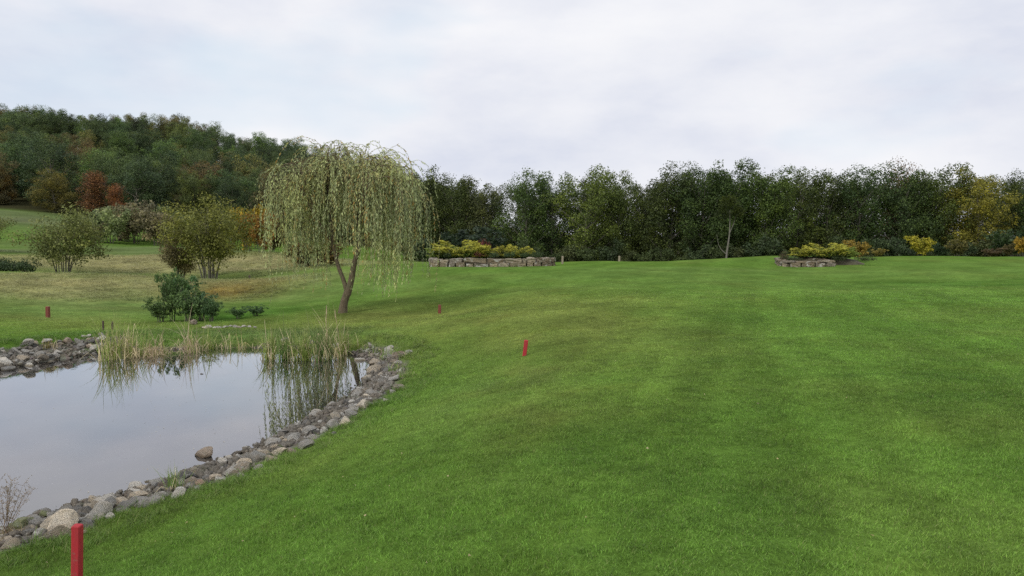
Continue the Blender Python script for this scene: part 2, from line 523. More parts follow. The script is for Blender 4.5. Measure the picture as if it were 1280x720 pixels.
PALE = np.array([.120, .160, .062])
SPOTS = [
    # px, py, radius across, radius in depth (metres), colour, weight
    _sp(700, 405, 2.2, 5, OLIVE, .55), _sp(740, 385, 4, 8, OLIVE, .45), _sp(660, 470, 1.0, 2.5, OLIVE, .5), _sp(690, 520, .9, 1.6, OLIVE, .35), _sp(640, 375, 3, 6, OLIVE, .4),
    _sp(590, 400, 2.5, 4, OLIVE, .5), _sp(470, 395, 3, 4.0, OLIVE, .7), _sp(530, 400, 3, 3.5, OLIVE, .5), _sp(560, 375, 5, 5, OLIVE, .3), _sp(330, 400, 3, 3, OLIVE, .4),
    _sp(60, 400, 6, 3, OLIVE, .5), _sp(180, 408, 5, 2, OLIVE, .5),
    _sp(60, 365, 8, 6.5, STRAW, .75), _sp(150, 350, 9, 9, STRAW, .6), _sp(20, 350, 7, 6, STRAW, .6), _sp(80, 330, 16, 8, STRAW, .55), _sp(170, 330, 12, 8, STRAW, .85), _sp(240, 325, 14, 8, STRAW, .7), _sp(330, 330, 9, 8, STRAW, .85),
    _sp(300, 352, 6, 6, STRAW, .5), _sp(290, 362, 2.5, 4, RUST, .75), _sp(320, 356, 2, 4, RUST, .5), _sp(100, 330, 8, 6, STRAW, .6),
    _sp(385, 345, 4, 6, STRAW, .3), _sp(80, 390, 8, 2.5, LIME, .5), _sp(150, 380, 5, 3, LIME, .5), _sp(0, 385, 4, 3, LIME, .4), _sp(350, 420, 3, 1.4, LIME, .8), _sp(290, 418, 2.5, 1.0, LIME, .5),
    _sp(340, 385, 3, 5, DARKG, .7), _sp(300, 395, 2.4, 3, DARKG, .8),
    _sp(1050, 345, 22, 9, LIME, .45), _sp(900, 345, 14, 9, LIME, .35), _sp(1250, 330, 14, 9, LIME, .3), _sp(480, 350, 9, 9, LIME, .35), _sp(620, 480, .8, 1.5, LIME, .35), _sp(560, 520, .8, 1.5, LIME, .25),
    _sp(20, 314, 18, 7, PALE, .8), _sp(180, 312, 20, 8, PALE, .8), _sp(30, 275, 22, 24, PALE, .9), _sp(260, 314, 18, 6, PALE, .7), _sp(100, 322, 20, 5, STRAW, .6),
    _sp(1235, 500, 1.6, .5, DARKG, .55), _sp(1150, 470, 1.6, .5, DARKG, .4), _sp(1250, 355, 9, 2.5, DARKG, .7), _sp(900, 620, .5, .8, DARKG, .35), _sp(740, 560, .6, 1.0, DARKG, .3), _sp(1000, 400, 5, 6, DARKG, .25),  # right-hand spots: shade of shallow lawn dips painted as darker green
    _sp(330, 620, .6, .5, DARKG, .3), _sp(480, 530, .7, 1.2, DARKG, .25), _sp(585, 470, .8, 2.4, DARKG, .2)]


def turf(x, y):
    x = np.asarray(x, float); y = np.asarray(y, float)
    r = np.hypot(x, y)
    n = fbm(x / 5, y / 7, 21, 4); n2 = fbm(x / 1.3, y / 1.6, 33, 3)
    c = GREEN[None] * (1 + .16 * n + .20 * n2)[:, None]
    c = c + (OLIVE - GREEN)[None] * np.clip(.05 + .5 * fbm(x / 2.4, y / 3.5, 44, 4), 0, .4)[:, None]
    # mown stripes running away to the upper right
    t = x - .32 * y + .8 * fbm(x / 9, y / 9, 2, 2)
    st = np.tanh(2.2 * np.sin(t * 2 * np.pi / 3.2))
    c = c * (1 + .13 * st * sstep(-.5, 2, x) * (.4 + .9 * np.abs(fbm(x / 3, y / 6, 17, 2))))[:, None]
    t2 = t + .25 * fbm(x / 2, y / 5, 91, 2)
    c = c * (1 + .085 * np.sin(t2 * 2 * np.pi / .85) * sstep(-2, 2, x) * sstep(40, 20, y) + .13 * fbm(t2 / .22, y / 3.0, 61, 2))[:, None]
    for (sx, sy, rx, ry, cc, w) in SPOTS:
        d = ((x - sx) / rx) ** 2 + ((y - sy) / ry) ** 2
        m = w * np.exp(-d * 1.1) * np.clip(1 + 1.5 * fbm(x / (rx * .5), y / (ry * .5), 70, 3), .0, 1.6)
        c = c * (1 - m[:, None]) + cc[None] * (.8 + .5 * (n2 + .3))[:, None] * m[:, None]
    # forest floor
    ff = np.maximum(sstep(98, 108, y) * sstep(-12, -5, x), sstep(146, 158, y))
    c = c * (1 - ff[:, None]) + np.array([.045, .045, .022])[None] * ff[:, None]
    return np.clip(c, .008, .5)


# ------------------------------------------------------------------ ground sheet
def axis(lo, hi, fine_lo, fine_hi, step, grow):
    a = list(np.arange(fine_lo, fine_hi, step))
    s, v = step, fine_hi
    while v < hi: a.append(v); s *= grow; v += s
    a.append(hi)
    s, v = step * grow, fine_lo - step
    b = []
    while v > lo: b.append(v); s *= grow; v -= s
    b.append(lo)
    return np.array(b[::-1] + a)


gx = axis(-600, 600, -16, 7, .16, 1.035)
gy = axis(-150, 700, 2.5, 30, .16, 1.03)
GX, GY = np.meshgrid(gx, gy)
gxf, gyf = GX.ravel(), GY.ravel()
gz = height(gxf, gyf)
far = sstep(330, 700, np.hypot(gxf, gyf))
gz = gz * (1 - far) + np.clip(gz, -2, 12) * far
nx, ny = len(gx), len(gy)
ii = (np.arange(ny - 1)[:, None] * nx + np.arange(nx - 1)[None]).ravel()
gq = np.stack([ii, ii + 1, ii + nx + 1, ii + nx], -1)
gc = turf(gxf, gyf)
gs = shore_sd(gxf, gyf)
print('ground verts', len(gxf))


def band(x, y):
    """width in metres of the stone band outside the waterline"""
    x = np.asarray(x); y = np.asarray(y)
    right = sstep(-7, -4.2, x + .0 * y)
    w = .92 + .28 * vnoise(x / .8, y / .8, 5)
    leftbank = sstep(-10.6, -11.5, x) * sstep(12, 16, y)
    dam = sstep(19.2, 20.8, y) * sstep(-11.5, -10.7, x) * sstep(-3.9, -4.6, x)
    corner = sstep(16.5, 18.5, y) * sstep(-4.6, -3.9, x)
    w = w + (.32 + .28 * sstep(12, 8.5, y)) * sstep(19.5, 16, y) * sstep(-10.5, -9, x)
    return w + .12 * leftbank - .85 * dam - .12 * corner


soil = sstep(.14, -.06, gs - band(gxf, gyf) * .80 + .25 * vnoise(gxf / .3, gyf / .3, 3))
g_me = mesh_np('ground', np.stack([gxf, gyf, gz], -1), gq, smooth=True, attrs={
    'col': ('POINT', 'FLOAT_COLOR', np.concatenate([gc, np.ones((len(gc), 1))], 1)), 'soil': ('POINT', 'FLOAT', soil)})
tag(link('ground', g_me, M_GROUND), 'mown green golf course ground around the pond', 'ground', kind='structure')

# ------------------------------------------------------------------ water
wv = np.concatenate([SHORE * 1.0, np.zeros((len(SHORE), 1))], 1)
cen = np.array([[-9.0, 15.0]])
SH2 = SHORE + unit(SHORE - cen) * .35
wme = bpy.data.meshes.new('water')
import bmesh
bm = bmesh.new()
fv = [bm.verts.new((p[0], p[1], 0.0)) for p in SH2]
bm.faces.new(fv); bmesh.ops.triangulate(bm, faces=bm.faces[:]); bmesh.ops.recalc_face_normals(bm, faces=bm.faces[:])
for f in bm.faces:
    if f.normal.z < 0: f.normal_flip()
bm.to_mesh(wme); bm.free()
tag(link('water', wme, M_WATER), 'still grey pond water reflecting the cloudy sky', 'water', kind='structure')

# ------------------------------------------------------------------ grass (stuff): instanced tufts
def tuft_obj(n, rad, h0, h1, w, seed, lean=.35, segs=2):
    rng = np.random.default_rng(seed)
    V, Q, T = [], [], []
    k = 0; tint = []
    for i in range(n):
        r = rad * math.sqrt(rng.random()); a = rng.random() * 6.283
        p = np.array([r * math.cos(a), r * math.sin(a), -.006])
        h = rng.uniform(h0, h1); d = rng.normal(size=2) * lean; ww = w * rng.uniform(.7, 1.2)
        th = rng.random() * 6.283; s = np.array([math.cos(th), math.sin(th), 0]) * ww * .5
        pts = [p]
        for j in range(1, segs + 1):
            f = j / segs
            pts.append(p + np.array([d[0] * h * f * f, d[1] * h * f * f, h * f * (1 - .15 * f * np.hypot(*d))]))
        for j in range(segs):
            wa, wb = 1 - j / segs * .5, (1 - (j + 1) / segs * .5) if j < segs - 1 else .08
            V += [pts[j] - s * wa, pts[j] + s * wa, pts[j + 1] + s * wb, pts[j + 1] - s * wb]
            Q.append((k, k + 1, k + 2, k + 3)); k += 4
            tint.append(0)
        tv = rng.random()
        for j in range(segs): tint[-1 - j] = tv
    return mesh_np('tuft', V, Q, attrs={'tint': ('FACE', 'FLOAT', tint)})


def scatter_stuff(name, pts, cols, scl, tufts, mat, label, cat):
    n = len(pts)
    me = bpy.data.meshes.new(name)
    me.vertices.add(n); me.vertices.foreach_set('co', np.asarray(pts, np.float32).ravel())
    rot = np.stack([RNG.normal(size=n) * .12, RNG.normal(size=n) * .12, RNG.random(n) * 6.283], -1)
    def addv(nm, typ, arr, key):
        a = me.attributes.new(nm, typ, 'POINT'); a.data.foreach_set(key, np.asarray(arr, np.float32 if key != 'value' or typ == 'FLOAT' else np.int32).ravel())
    addv('rot', 'FLOAT_VECTOR', rot, 'vector')
    addv('scl', 'FLOAT_VECTOR', scl, 'vector')
    addv('col', 'FLOAT_COLOR', np.concatenate([cols, np.ones((n, 1))], 1), 'color')
    a = me.attributes.new('var', 'INT', 'POINT'); a.data.foreach_set('value', RNG.integers(0, len(tufts), n).astype(np.int32))
    o = link(name, me, mat); tag(o, label, cat, kind='stuff')
    ng = bpy.data.node_groups.new(name, 'GeometryNodeTree')
    ng.interface.new_socket('Geometry', in_out='INPUT', socket_type='NodeSocketGeometry')
    ng.interface.new_socket('Geometry', in_out='OUTPUT', socket_type='NodeSocketGeometry')
    gi, go = ng.nodes.new('NodeGroupInput'), ng.nodes.new('NodeGroupOutput')
    jn = ng.nodes.new('GeometryNodeJoinGeometry')
    def attr(nm, t):
        q = ng.nodes.new('GeometryNodeInputNamedAttribute'); q.data_type = t; q.inputs[0].default_value = nm
        return [s for s in q.outputs if s.enabled][0]
    for i, tm in enumerate(tufts):
        tm.materials.clear(); tm.materials.append(mat)
        to = bpy.data.objects.new(name + '_blades', tm)
        oi = ng.nodes.new('GeometryNodeObjectInfo'); oi.inputs[0].default_value = to
        ip = ng.nodes.new('GeometryNodeInstanceOnPoints')
        cm = ng.nodes.new('FunctionNodeCompare'); cm.data_type = 'INT'; cm.operation = 'EQUAL'
        si = [s for s in cm.inputs if s.enabled]
        ng.links.new(attr('var', 'INT'), si[0]); si[1].default_value = i
        ng.links.new(gi.outputs[0], ip.inputs['Points']); ng.links.new(cm.outputs[0], ip.inputs['Selection'])
        ng.links.new([s for s in oi.outputs if s.name == 'Geometry'][0], ip.inputs['Instance'])
        er = ng.nodes.new('FunctionNodeEulerToRotation'); ng.links.new(attr('rot', 'FLOAT_VECTOR'), er.inputs[0])
        ng.links.new(er.outputs[0], ip.inputs['Rotation'])
        ng.links.new(attr('scl', 'FLOAT_VECTOR'), ip.inputs['Scale'])
        ng.links.new(ip.outputs[0], jn.inputs[0])
    ng.links.new(jn.outputs[0], go.inputs[0])
    md = o.modifiers.new('scatter', 'NODES'); md.node_group = ng
    return o


def wedge_points(n, y0, y1, power, umax=.80, umin=-.80):
    """points in the part of the plain in front of the viewer, denser when nearer"""
    t = RNG.random(n)
    y = y0 * (y1 / y0) ** (t ** power) if power else y0 + (y1 - y0) * t
    u = RNG.uniform(umin, umax, n)
    return u * y, y


# mown lawn
xs, ys = [], []
for (a, b, dens) in [(2.6, 6, 330), (6, 9, 250), (9, 13, 150), (13, 19, 90), (19, 28, 48), (28, 40, 16)]:
    area = .82 * (b * b - a * a) + 1
    n = int(area * dens)
    y = np.sqrt(RNG.uniform(a * a, b * b, n)); x = RNG.uniform(-.82, .82, n) * y
    xs.append(x); ys.append(y)
lx, ly = np.concatenate(xs), np.concatenate(ys)
s = shore_sd(lx, ly)
k = (s > band(lx, ly) * .84) & (RNG.random(len(lx)) < 1 - .95 * sstep(22, 40, ly))
lx, ly, s = lx[k], ly[k], s[k]
# short lawn only; the rough left of the pond gets longer grass
lz = height(lx, ly)
dist = np.hypot(lx, ly)
edge = sstep(1.6, .5, s - band(lx, ly) * .9)
wd = 1.0 + .05 * np.clip(dist - 6, 0, 20)
clump = .85 + .7 * (fbm(lx / .35, ly / .35, 90, 2) + .3)
hh = (clump * (1 + .7 * edge) * (1 + .25 * (RNG.random(len(lx)) - .5)))
scl = np.stack([wd, wd, hh], -1)
cols = turf(lx, ly) * np.array([[1.5, 1.5, 1.35]]) * (1 + .12 * RNG.normal(size=(len(lx), 1))) * (1.08 + .2 * sstep(8, 25, ly))[:, None]
cols = cols * (1 + .45 * fbm(lx / .16, ly / .16, 55, 2))[:, None]
cols = np.clip(cols, .01, .6)
TU = [tuft_obj(36, .075, .013, .028, .0036, 1 + i, .6) for i in range(4)]
scatter_stuff('lawn_grass', np.stack([lx, ly, lz], -1), cols, scl, TU, M_BLADE, 'short mown green grass of the fairway sloping to the pond', 'grass')
print('lawn tufts', len(lx))

# longer grass: pond fringe, dam and straw coloured rough
xs, ys, hs = [], [], []
n = 26000
x = RNG.uniform(-18, 0, n); y = RNG.uniform(5, 31, n); s = shore_sd(x, y)
bw = band(x, y)
k = (s > bw * .80) & (s < bw + .5 + .3 * RNG.random(n))
k |= (s > .02) & (s < 2.8) & (y > 20.5) & (x > -11.8) & (x < -4.4) & (RNG.random(n) < .8)
xs.append(x[k]); ys.append(y[k]); hs.append(np.full(k.sum(), .75))
n = 30000
y = np.sqrt(RNG.uniform(30 ** 2, 92 ** 2, n)); x = RNG.uniform(-.74, -.2, n) * y
tc_ = turf(x, y); k = (tc_[:, 0] / tc_[:, 1] > .78)
k &= RNG.random(n) < np.clip(40 / y, .2, 1)
xs.append(x[k]); ys.append(y[k]); hs.append(np.full(k.sum(), 1.0))
rx, ry, rh = np.concatenate(xs), np.concatenate(ys), np.concatenate(hs)
rz_ = height(rx, ry)
wdt = 1 + .03 * np.clip(ry - 8, 0, 60)
sc_ = np.stack([wdt * rh ** .5, wdt * rh ** .5, rh * RNG.uniform(.6, 1.25, len(rx))], -1)
cols = np.clip(turf(rx, ry) * RNG.uniform(1.2, 1.7, (len(rx), 1)), .01, .6)
RT = [tuft_obj(22, .07, .06, .15, .006, 20 + i, .55, 3) for i in range(3)]
scatter_stuff('rough_grass', np.stack([rx, ry, rz_], -1), cols, sc_, RT, M_BLADE, 'longer unmown grass around the pond edge and on the straw coloured rough', 'grass')
print('rough tufts', len(rx))

# ------------------------------------------------------------------ stones
def rock_mesh(seed, sub=3):
    rng = np.random.default_rng(seed)
    bm = bmesh.new(); bmesh.ops.create_icosphere(bm, subdivisions=sub, radius=1)
    V = np.array([v.co[:] for v in bm.verts])
    planes = unit(rng.normal(size=(11, 3))); dd = rng.uniform(.42, .80, 11)
    for p, d in zip(planes, dd):
        t = V @ p
        V = V - np.maximum(t - d, 0)[:, None] * p[None] * .985
    ph = rng.uniform(0, 9, 3)
    V *= (1 + .05 * np.sin(V[:, :1] * 4 + ph[0]) + .05 * np.sin(V[:, 1:2] * 5 + ph[1]) + .02 * np.sin(V[:, 2:3] * 11 + ph[2]) + rng.normal(size=(len(V), 1)) * .012)
    V[:, 2] -= V[:, 2].min() * .0
    for v, c in zip(bm.verts, V): v.co = c
    me = bpy.data.meshes.new('stone'); bm.to_mesh(me); bm.free()
    me.polygons.foreach_set('use_smooth', np.ones(len(me.polygons), bool))
    me.set_sharp_from_angle(angle=R(24))
    me.materials.append(M_STONE)
    me.update()
    return me


ROCKS = [rock_mesh(s_) for s_ in range(40, 54)]
S_COL = {k_: tuple(q * 1.95 for q in v_) for k_, v_ in {'grey': (.23, .225, .21), 'pale grey': (.36, .35, .32), 'tan': (.31, .27, .21), 'brown': (.19, .155, .12), 'dark grey': (.11, .107, .10),
         'sandy': (.40, .36, .29), 'mossy': (.13, .145, .07), 'reddish': (.25, .18, .14)}.items()}
N_ST = [0]


def stone(x, y, w, colr, label, group=None, aspect=None, flat=None, z=None, rz=None, tilt=.25, cat='stone'):
    i = N_ST[0]; N_ST[0] += 1
    rr = random.Random(i * 17 + 3)
    o = bpy.data.objects.new('stone', ROCKS[rr.randrange(len(ROCKS))])
    COL.objects.link(o)
    a = aspect or rr.uniform(.6, .95); f = flat or rr.uniform(.45, .72)
    o.scale = (w / 2 / .84, w / 2 * a / .84, w / 2 * f / .88)
    zz = hz(x, y) if z is None else z
    o.location = (x, y, zz + w * f * .22)
    o.rotation_euler = (rr.gauss(0, tilt), rr.gauss(0, tilt), rr.uniform(-.6, .6) if rz is None else rz)
    c = S_COL[colr]; k_ = rr.uniform(.6, 1.4)
    o.color = (c[0] * k_, c[1] * k_, c[2] * k_, 1)
    tag(o, label, cat, group)
    return o


placed = []
G1 = 'stones lining the near bank of the pond'
HAND = [  # px, py (centre), width px, colour, flatness, label
    (252, 567, 30, 'brown', .62, 'brown flat-topped stone standing alone in the water off the near bank'),
    (265, 600, 22, 'tan', .6, 'tan stone just behind the lone brown stone, at the water edge'),
    (272, 609, 22, 'pale grey', .75, 'pale grey boulder against the grass, right of the reddish stone'),
    (247, 609, 24, 'reddish', .6, 'reddish stone wedged in the near bank below the lone brown stone'),
    (225, 630, 17, 'grey', .6, 'rounded grey stone lying in the grass edge beside the green sedge tuft'),
    (200, 610, 18, 'brown', .8, 'dark brown stone at the water left of the green sedge tuft'),
    (200, 623, 25, 'grey', .7, 'grey stone directly left of the green sedge tuft'),
    (169, 617, 22, 'pale grey', .6, 'white flecked pale stone jutting into the water of the near bank'),
    (176, 632, 25, 'grey', .6, 'blocky grey stone below the white flecked stone'),
    (152, 631, 24, 'dark grey', .55, 'dark slab of stone leaning toward the water'),
    (132, 632, 14, 'mossy', .6, 'small dark mossy stone at the water right of the mottled boulder'),
    (121, 651, 36, 'pale grey', .8, 'big pale slab boulder right of the near red stake'),
    (103, 640, 29, 'dark grey', .8, 'mottled dark boulder behind the near red stake'),
    (73, 658, 46, 'sandy', .75, 'largest sandy boulder, just left of the near red stake'),
    (68, 672, 40, 'tan', .5, 'low tan boulder in front of the largest sandy boulder'),
    (38, 653, 30, 'grey', .6, 'grey stone left of the largest sandy boulder'),
    (63, 646, 26, 'grey', .7, 'grey stone behind the largest sandy boulder at the water'),
    (78, 637, 15, 'grey', .9, 'small upright grey stone in the water near the red stake'),
    (25, 647, 22, 'dark grey', .6, 'dark stone at the water beside the dry bare weed'),
    (10, 683, 26, 'tan', .6, 'tan stone at the left edge under the dry bare weed'),
    (155, 646, 32, 'grey', .6, 'broad grey stone against the grass right of the pale slab boulder'),
    (188, 641, 33, 'pale grey', .5, 'long pale stone against the grass below the sedge tuft'),
    (144, 641, 14, 'mossy', .8, 'green mossy stone between the pale slab and the dark slab'),
    (285, 592, 22, 'pale grey', .7, 'white stained stone between the lone brown stone and the grass'),
    (298, 592, 30, 'tan', .7, 'large tan stone against the grass right of the white stained stone'),
    (310, 572, 20, 'pale grey', .65, 'light topped stone with dark end sticking into the water'),
    (328, 568, 26, 'tan', .7, 'tan boulder at the water where the willow reflection ends'),
    (348, 572, 28, 'sandy', .45, 'flat sandy slab reaching into the grass'),
    (365, 546, 24, 'grey', .75, 'grey boulder halfway along the near bank'),
    (384, 540, 22, 'grey', .7, 'round grey boulder right of the halfway boulder'),
    (418, 522, 20, 'sandy', .6, 'smooth sandy stone by the end of the trunk reflection'),
    (452, 508, 22, 'sandy', .7, 'cream coloured stone near the far end of the near bank'),
    (440, 504, 16, 'pale grey', .5, 'long pale stone pointing into the water near the trunk reflection'),
    (478, 477, 17, 'grey', .7, 'dark bottomed grey boulder at the narrow right end of the pond'),
    (510, 455, 14, 'grey', .7, 'grey stone on the bank above the right end of the pond'),
    (252, 467, 6, 'grey', .7, 'tiny grey stone poking out of the open water'),
    (127, 608, 7, 'brown', .3, 'tiny dark floating leaf, shaped as a flat stone, on the water surface'),  # a floating leaf, built from a flattened brown stone
    (240, 404, 13, 'brown', .7, 'brown boulder on the grass dam left of the white stone row')]
for (px, py, w, c_, fl, lab) in HAND:
    w *= .92
    x, y, z = hit(px, py + w * fl * .25)
    W = w * y / F_PX
    if w > 9 and y < 22.5 and 'alone in the water' not in lab:
        for _ in range(9):                       # keep every edging stone inside the stone band
            if float(shore_sd([x], [y + W * .25])[0]) < float(band([x], [y])[0]) * .80 - W * .1: break
            py -= 1.5; x, y, z = hit(px, py + w * fl * .25)
    if w < 10: z = -.03
    if 'alone in the water' in lab: z = -.01
    stone(x, y + W * .25, W, c_, lab, aspect=random.uniform(.65, .9), flat=fl, z=z, rz=random.uniform(-.3, .3), tilt=.12)
    placed.append((x, y + W * .25, W * .40))


def try_place(x, y, r, k=.78):
    for (a, b_, c_) in placed:
        if (a - x) ** 2 + (b_ - y) ** 2 < ((r + c_) * k) ** 2: return False
    placed.append((x, y, r)); return True


cnt = {'near': 0, 'far': 0, 'end': 0, 'dam': 0}
cname = ['grey', 'grey', 'pale grey', 'tan', 'brown', 'dark grey', 'sandy', 'mossy', 'grey', 'grey', 'pale grey', 'pale grey', 'tan']
ZB = {'near': (0, 505, 455, 692, .10, .32, 40000, 170), 'far': (-40, 128, 405, 475, .14, .42, 9000, 76), 'end': (425, 545, 415, 480, .13, .38, 5000, 24), 'dam': (130, 430, 415, 445, .15, .33, 1500, 6)}
cand = []
for zone, (a0, a1, b0, b1, w0, w1, n, cap) in ZB.items():
    PQ = [wpx(RNG.uniform(a0, a1), RNG.uniform(b0, b1), .12) for _ in range(n)]
    X = np.array([p_[0] for p_ in PQ]); Y_ = np.array([p_[1] for p_ in PQ]); Wd_ = w0 + (w1 - w0) * RNG.random(n) ** 1.4
    S_ = shore_sd(X, Y_); BW = band(X, Y_) if zone != 'dam' else np.full(n, .5)
    ok = (S_ > -.30) & (S_ < BW - Wd_ * .2)
    if zone == 'end': ok &= Y_ > 17.5
    if zone == 'near': ok &= Y_ < 18.5
    cand += [(zone, float(X[q]), float(Y_[q]), float(Wd_[q])) for q in np.nonzero(ok)[0]]
for zone, x, y, w in cand:
    if cnt[zone] >= ZB[zone][7]: continue
    if not try_place(x, y, w / 2, .50 if zone == 'near' else .6): continue
    c_ = random.choice(cname)
    if zone == 'far' and c_ in ('reddish', 'sandy', 'mossy'): c_ = 'grey'
    cnt[zone] += 1
    size = 'small' if w < .2 else 'larger' if w > .4 else 'medium'
    where = {'near': 'among the stones lining the near bank of the pond', 'far': 'in the stone bank at the left far shore of the pond',
             'end': 'around the narrow right end of the pond', 'dam': 'among the reeds at the far shore'}[zone]
    lab = '%s %s stone %s' % (size, c_, where)
    stone(x, y, w, c_, lab, lab + ', alike')
# row of white stones behind the grass dam
for i in range(11):
    px = 256 + i * 6.2 + random.uniform(-1, 1)
    x, y, z = hit(px, 409.5 + random.uniform(-1, 1))
    stone(x, y, random.uniform(.14, .26), random.choice(['pale grey', 'pale grey', 'sandy']), 'pale stone in the row behind the grass dam beyond the pond', 'pale stones edging the little stream behind the dam', flat=.5)
print('stones', N_ST[0], cnt)
# gravel between the stones
bm = bmesh.new(); bmesh.ops.create_icosphere(bm, subdivisions=1, radius=1)
pv = np.array([v.co[:] for v in bm.verts]); pf = np.array([[v.index for v in f.verts] for f in bm.faces]); bm.free()
gxx = RNG.uniform(-15, -2, 60000); gyy = RNG.uniform(7, 24, 60000); ss = shore_sd(gxx, gyy)
k = (ss > -.35) & (ss < band(gxx, gyy) * .75) & (RNG.random(60000) < .8)
gxx, gyy = gxx[k][:3800], gyy[k][:3800]
ng_ = len(gxx); sz = RNG.uniform(.02, .07, (ng_, 1, 1)) * RNG.uniform(.6, 1.1, (ng_, 1, 3))
gv = pv[None] * (1 + .25 * RNG.normal(size=(ng_, 12, 1))) * sz + np.stack([gxx, gyy, height(gxx, gyy) + .015], -1)[:, None]
gf = pf[None] + (np.arange(ng_) * 12)[:, None, None]
go_ = link('gravel', mesh_np('gravel', gv.reshape(-1, 3), None, gf.reshape(-1, 3)), M_STONE); go_.color = (.17, .155, .13, 1)
tag(go_, 'small gravel lying between the stones of the pond edge', 'gravel', kind='stuff')

# ------------------------------------------------------------------ stakes and posts
def stake(px, py_top, py_bot, Y, w, mat, label, group, name='marker_stake', cap=True, tilt=0.0):
    p0, p1 = at(px, py_bot, Y), at(px, py_top, Y)
    x, y = p0[0], Y
    z0 = hz(x, y); h = p1[2] - z0
    bm = bmesh.new()
    hw = w / 2
    vs = []
    prof = [(-.25, 1), (h - w * .12, 1), (h, .86)]
    for (z, k_) in prof:
        for a in range(8):
            th = R([38, 52, 128, 142, 218, 232, 308, 322][a])
            vs.append(bm.verts.new((math.cos(th) * hw * k_ * 1.3, math.sin(th) * hw * k_ * 1.3, z)))
    for r_ in range(2):
        for a in range(8):
            b_ = (a + 1) % 8
            bm.faces.new((vs[r_ * 8 + a], vs[r_ * 8 + b_], vs[r_ * 8 + 8 + b_], vs[r_ * 8 + 8 + a]))
    bm.faces.new(vs[16:24]); bm.faces.new(vs[:8][::-1])
    me = bpy.data.meshes.new(name); bm.to_mesh(me); bm.free()
    o = link(name, me, mat, None, (x, y, z0)); o.rotation_euler = (0, tilt, 0)
    o.rotation_euler[1] += .02
    return tag(o, label, 'stake' if 'stake' in name else 'post', group)


GS = 'red hazard stakes around the pond'
stake(97, 656, 787, 5.0, .055, M_RED, 'bright red wooden stake in the lower left corner beside the pond stones', GS, tilt=.03)
stake(655.5, 425, 443, 15.0, .075, M_RED, 'red stake leaning in the lawn right of the pond', GS, tilt=.1)
stake(549.5, 381, 393, 27.8, .10, M_DULLRED, 'dull red stake standing between the willow and the centre lawn', GS)
stake(60, 383, 397, 28.4, .12, M_DULLRED, 'dull red stake on the grass beyond the left pond bank', GS)
stake(181, 344, 352, 52, .10, M_DARK, 'tiny dark stake on the straw rough between the two shrub trees', GS)
stake(312, 344, 351, 56, .10, M_DARK, 'tiny dark stake right of the multi-stem tree', GS)
stake(129, 401, 412, 24, .045, M_DARK, 'left one of two thin dark stakes behind the left reed bed', GS)
stake(140.5, 402, 412, 24, .045, M_DARK, 'right one of two thin dark stakes behind the left reed bed', GS)
GP = 'short wooden posts on the crest before the tree belt'
stake(703, 320, 328, 58.5, .14, M_WOOD, 'short wooden post on the crest just right of the stone planter wall', GP, 'wooden_post')
stake(774, 320, 328, 64.5, .15, M_WOOD, 'short wooden post on the crest left of the middle mound', GP, 'wooden_post')

# ------------------------------------------------------------------ foliage generators
def blob_leaves(blobs, n, L, Wd, rng, shell=.55, up=.2, flat=1.0):
    """leaf faces scattered through uneven blobs (x,y,z,r); returns centres, directions"""
    B = np.array(blobs); wgt = B[:, 3] ** 2; wgt /= wgt.sum()
    idx = rng.choice(len(B), n, p=wgt)
    d = unit(rng.normal(size=(n, 3)))
    r = shell + (1 - shell) * rng.random(n) ** .7
    wob = 1 + .28 * np.sin(d[:, 0] * 5 + B[idx, 0] * 3) * np.cos(d[:, 2] * 4 + B[idx, 1] * 5) + .12 * rng.normal(size=n)
    C = B[idx, :3] + d * (r * wob * B[idx, 3])[:, None] * np.array([[1, 1, .8 * flat]])
    D = unit(d + np.array([[0, 0, .45]]))
    return C, D


def mesh_leaves(name, C, D, L, Wd, rng, bend=.2, extra=None, Nr=None):
    V, Q = leaf_quads(C, D, L, Wd, rng, bend, Nr)
    a = {'tint': ('FACE', 'FLOAT', rng.random(len(C)))}
    if extra is not None: a['accent'] = ('FACE', 'FLOAT', extra)
    return mesh_np(name, V, Q, attrs=a)


